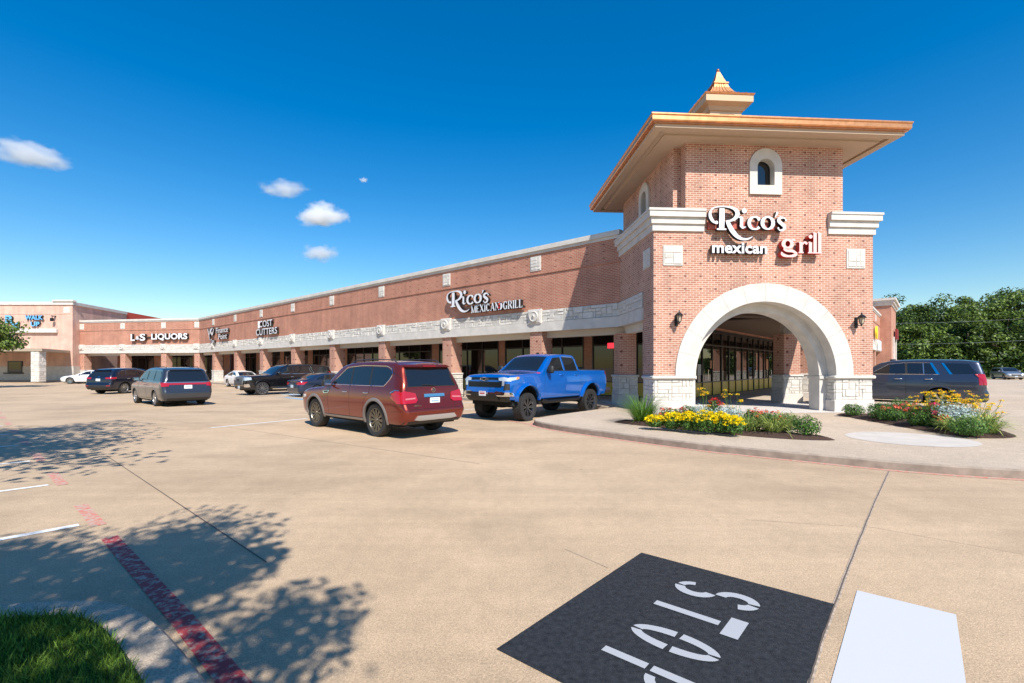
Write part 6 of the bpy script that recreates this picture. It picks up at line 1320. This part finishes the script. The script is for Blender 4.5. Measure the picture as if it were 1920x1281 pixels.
def plant(kind, x, y, h, w_, label, group, z=SW+.07):
    t = thing({'grass':'fountain_grass','striped':'striped_lily_turf','yellow':'yellow_flowers','tall':'tall_yellow_flowers','red':'red_flowers','pink':'pink_flowers','coral':'coral_flowers','silver':'dusty_miller','shrub':'round_shrub'}[kind], (x,y,z), rng.uniform(0,6), label, 'shrub' if kind == 'shrub' else ('ornamental grass' if kind in ('grass','striped') else ('silver plant' if kind == 'silver' else 'flowering plant')), group)
    if kind in ('grass','striped'):
        n = 620 if kind == 'grass' else 190; P, ids = blades(n, h*1.35, w_, .0055 if kind == 'grass' else .010, .42 if kind == 'grass' else .55); f = rng.random(n) < (.55 if kind == 'grass' else .62)
        quads_mesh('blades', P, FG if kind == 'grass' else VG, np.where(f, 0, 1)[ids], t)
        return t
    n = int(1500*(w_/.6)*(h/.4)) if kind != 'tall' else 500; n = min(n, 2600); d = rng.normal(size=(n,3)); d /= np.linalg.norm(d,axis=1)[:,None]; rad = rng.random(n)**.4; C = d*rad[:,None]*np.array([w_/2,w_/2,h*.5]); C *= (1+.16*np.sin(d[:,0]*7+x*9)*np.cos(d[:,1]*6+y*7))[:,None]; C[:,2] = np.abs(C[:,2]+h*.42)
    sz = {'shrub':.045,'silver':.06,'tall':.05}.get(kind, .05)
    if kind == 'tall': C[:,2] *= .6
    quads_mesh('foliage', leaves(C, sz, up=.2, aspect=.5 if kind != 'silver' else .35, normals=d), [DM] if kind == 'silver' else GL, None if kind == 'silver' else (rng.random(n) < .4).astype(int), t)
    if kind == 'tall':
        b = MB(); hd = []
        for k in range(9 if group == 'plants in the left flower bed' else 20):
            a, r_ = rng.uniform(0,6.28), rng.random()**.5*w_*.5; hh = h*rng.uniform(.5,1.1); e = (r_*1.1*math.cos(a), r_*1.1*math.sin(a), hh); b.tube([(r_*.4*math.cos(a), r_*.4*math.sin(a), h*.2), (r_*.8*math.cos(a), r_*.8*math.sin(a), hh*.7), e], .004, 4); hd.append(e)
        b.build('stems', GL[1], t); C = np.concatenate([np.array(e)+rng.normal(size=(34,3))*np.array([.030,.030,.012]) for e in hd]); quads_mesh('blossoms', leaves(C, .030, up=1.6, aspect=.8), [YF, OF], (rng.random(len(C)) < .45).astype(int), t)
    elif kind in ('yellow','red','pink','coral'):
        nb = {'yellow':105,'red':9,'pink':11,'coral':11}[kind]; hs = []
        for k in range(nb):
            d1 = rng.normal(size=3); d1[2] = abs(d1[2])+.25; d1 /= np.linalg.norm(d1); hs.append(d1*np.array([w_/2,w_/2,h*.55])*rng.uniform(.85,1.08)+np.array([0,0,h*.42]))
        sp, cnt, sz = (.020,12,.030) if kind == 'yellow' else (.030,26,.034)
        C = np.concatenate([hd_+rng.normal(size=(cnt,3))*np.array([sp,sp,sp*.6]) for hd_ in hs]); m_ = {'yellow':[YF],'red':[RF],'pink':[PF],'coral':[CF]}[kind]; quads_mesh('blossoms', leaves(C, sz, up=.9, aspect=.85), m_, None, t)
    return t
def bedplant(kind, px_, py_, hpx, wpx, label, group):     # base point of the plant in the survey of the bed
    p = gp(px_, py_, SW+.07); k = p.y/900; return plant(kind, p.x, p.y, hpx*k, wpx*k, label, group)
GA, GB = 'plants in the left flower bed', 'plants in the right flower bed'
for a_ in [('grass',1206,789,46,80,'tall fountain grass at the left tip of the left flower bed'),
    ('coral',1256,796,34,46,'coral red flowers beside the fountain grass'), ('red',1290,797,40,42,'red flowers behind the leftmost yellow ones'),
    ('silver',1312,798,42,46,'silver foliage left of the tall stems behind the yellow flowers'), ('red',1338,797,52,34,'red blooms in front of the left stone pier edge'), ('silver',1366,801,44,56,'silver foliage in the middle of the left bed'),
    ('tall',1322,797,62,26,'single tall stem with yellow heads beside the left pier'), ('tall',1376,799,64,54,'group of tall yellow heads rising over the left bed'),
    ('yellow',1228,801,24,34,'small yellow flowers next to the fountain grass'), ('yellow',1262,803,30,42,'yellow flowers, second clump from the left'), ('yellow',1292,806,34,40,'yellow flowers, third clump from the left'), ('yellow',1322,809,40,46,'large bright yellow clump in the middle of the row'), ('yellow',1352,810,38,42,'bright yellow clump right of the largest one'), ('yellow',1376,813,34,38,'last yellow clump beside the striped grass'),
    ('coral',1412,803,38,46,'faded coral flowers above the striped grasses'), ('coral',1442,806,38,46,'faded coral flowers, right of the first coral patch'), ('shrub',1476,806,36,44,'low green plant behind the right striped grass'),
    ('striped',1406,806,36,54,'striped grass right of the yellow flowers'), ('striped',1450,810,40,60,'striped grass clump in the middle of three'), ('striped',1470,808,36,46,'striped grass clump nearest the round shrub'), ('shrub',1512,815,40,50,'round green shrub at the right end of the left bed'),
    ('yellow',1300,796,26,36,'paler yellow flowers behind the front row'), ('yellow',1340,798,26,40,'yellow flowers filling behind the largest clump')]: bedplant(*a_, GA)
for a_ in [('shrub',1600,778,24,38,'small green shrub at the near left tip of the right bed'), ('shrub',1648,784,32,44,'green leafy plant, second from the left in the right bed'), ('coral',1672,788,28,50,'green clump with orange red specks in the right bed'), ('shrub',1690,778,34,50,'leafy clump behind the orange specked one'), ('coral',1706,786,32,40,'coral specked clump below the pink flowers'),
    ('shrub',1730,798,34,50,'dense green clump in the middle of the right bed'), ('pink',1722,797,40,36,'pink red flowers left of the silver foliage'), ('pink',1756,800,46,44,'largest pink red flowers of the right bed'), ('red',1766,803,26,30,'red flowers low at the front of the silver foliage'),
    ('tall',1738,798,58,60,'tall yellow heads at the left of the right bed'), ('tall',1784,799,62,60,'tall yellow heads before the wheel of the charcoal SUV'), ('tall',1828,800,54,70,'orange yellow heads at the right of the silver foliage'), ('tall',1808,799,60,60,'yellow heads between the wheel and the tail of the charcoal SUV'), ('tall',1762,797,56,50,'yellow heads over the pink flowers'), ('tall',1846,805,50,50,'orange heads at the far right end of the right bed'),
    ('silver',1784,802,52,60,'silver foliage in the middle of the right bed'), ('silver',1812,804,44,50,'silver foliage right of the larger silver clump'), ('striped',1788,808,34,50,'striped grass under the silver foliage'), ('striped',1850,812,40,60,'striped grass at the right end of the right bed'), ('striped',1834,806,40,50,'striped grass behind the front green shrub'), ('shrub',1816,815,38,62,'green shrub at the front of the right bed')]: bedplant(*a_, GB)

# ------------------------------------------------------------------ small things by the shops
rl = thing('patio_railing', tuple(S(9.9,-1.0,SW)), AN_L, 'black iron patio railing between the red SUV and the blue pickup', 'railing')
b = MB(); b.tube([(-.8,0,.98),(2.2,0,.98)], .018, 6); b.tube([(-.8,0,.12),(2.2,0,.12)], .014, 6); b.tube([(-.8,0,.98),(-.8,1.0,.98)], .018, 6); b.tube([(-.8,0,.12),(-.8,1,.12)], .014, 6); b.build('rail', BLACKM, rl)
for k in range(4): b = MB(); b.tube([(-.8+k,0,0),(-.8+k,0,1.0)], .02, 6); b.build('post', BLACKM, rl)
b = MB()
for k in range(24): x = -.8+3.0*(k+.5)/24; b.tube([(x,0,.12),(x,0,.98)], .007, 4, caps=False)
b.build('balusters', BLACKM, rl)
def bin_(u, v, label):
    t = thing('litter_bin', tuple(S(u, v, SW)), AN_L, label, 'litter bin', 'litter bins along the shop row'); b = MB(); b.lathe([(0,0),(.26,0),(.27,.05),(.27,.80),(.29,.82),(.29,.86),(.2,1.0),(.08,1.06),(0,1.06)], 16); b.build('body', mat('bin_tan', (.50,.36,.24), .7, var=.2, vscale=9), t, smooth=45); b = MB(); b.bbox(-.13,.13,-.30,-.2,.86,.96,.02); b.build('flap', BLACKM, t)
bin_(40.5, 1.6, 'tan litter bin under the canopy, nearer to the row\'s bend'); bin_(26.5, 1.5, 'tan litter bin behind the roof of the black SUV')
for (x,y,zz,pts,lab) in ((0,0,0,[(52,110,8.2),(80,96,7.6),(140,92,8.6)],'upper power line crossing in front of the oaks'),(0,0,0,[(52,110,4.6),(80,96,4.3),(140,92,4.9)],'lower power line crossing in front of the oaks')):
    b = MB(); P = []
    for p, q in zip(pts, pts[1:]): P += [tuple(np.array(p)*(1-k/8)+np.array(q)*(k/8)-np.array([0,0,.5*math.sin(math.pi*k/8)])) for k in range(8)]
    P.append(pts[-1]); b.tube([(p[0],p[1]-24,p[2]+1.6) for p in P], .012, 4); tag(b.build('power_line', mat('cable', (.30,.33,.32), .5)), lab, 'power line', 'power lines')
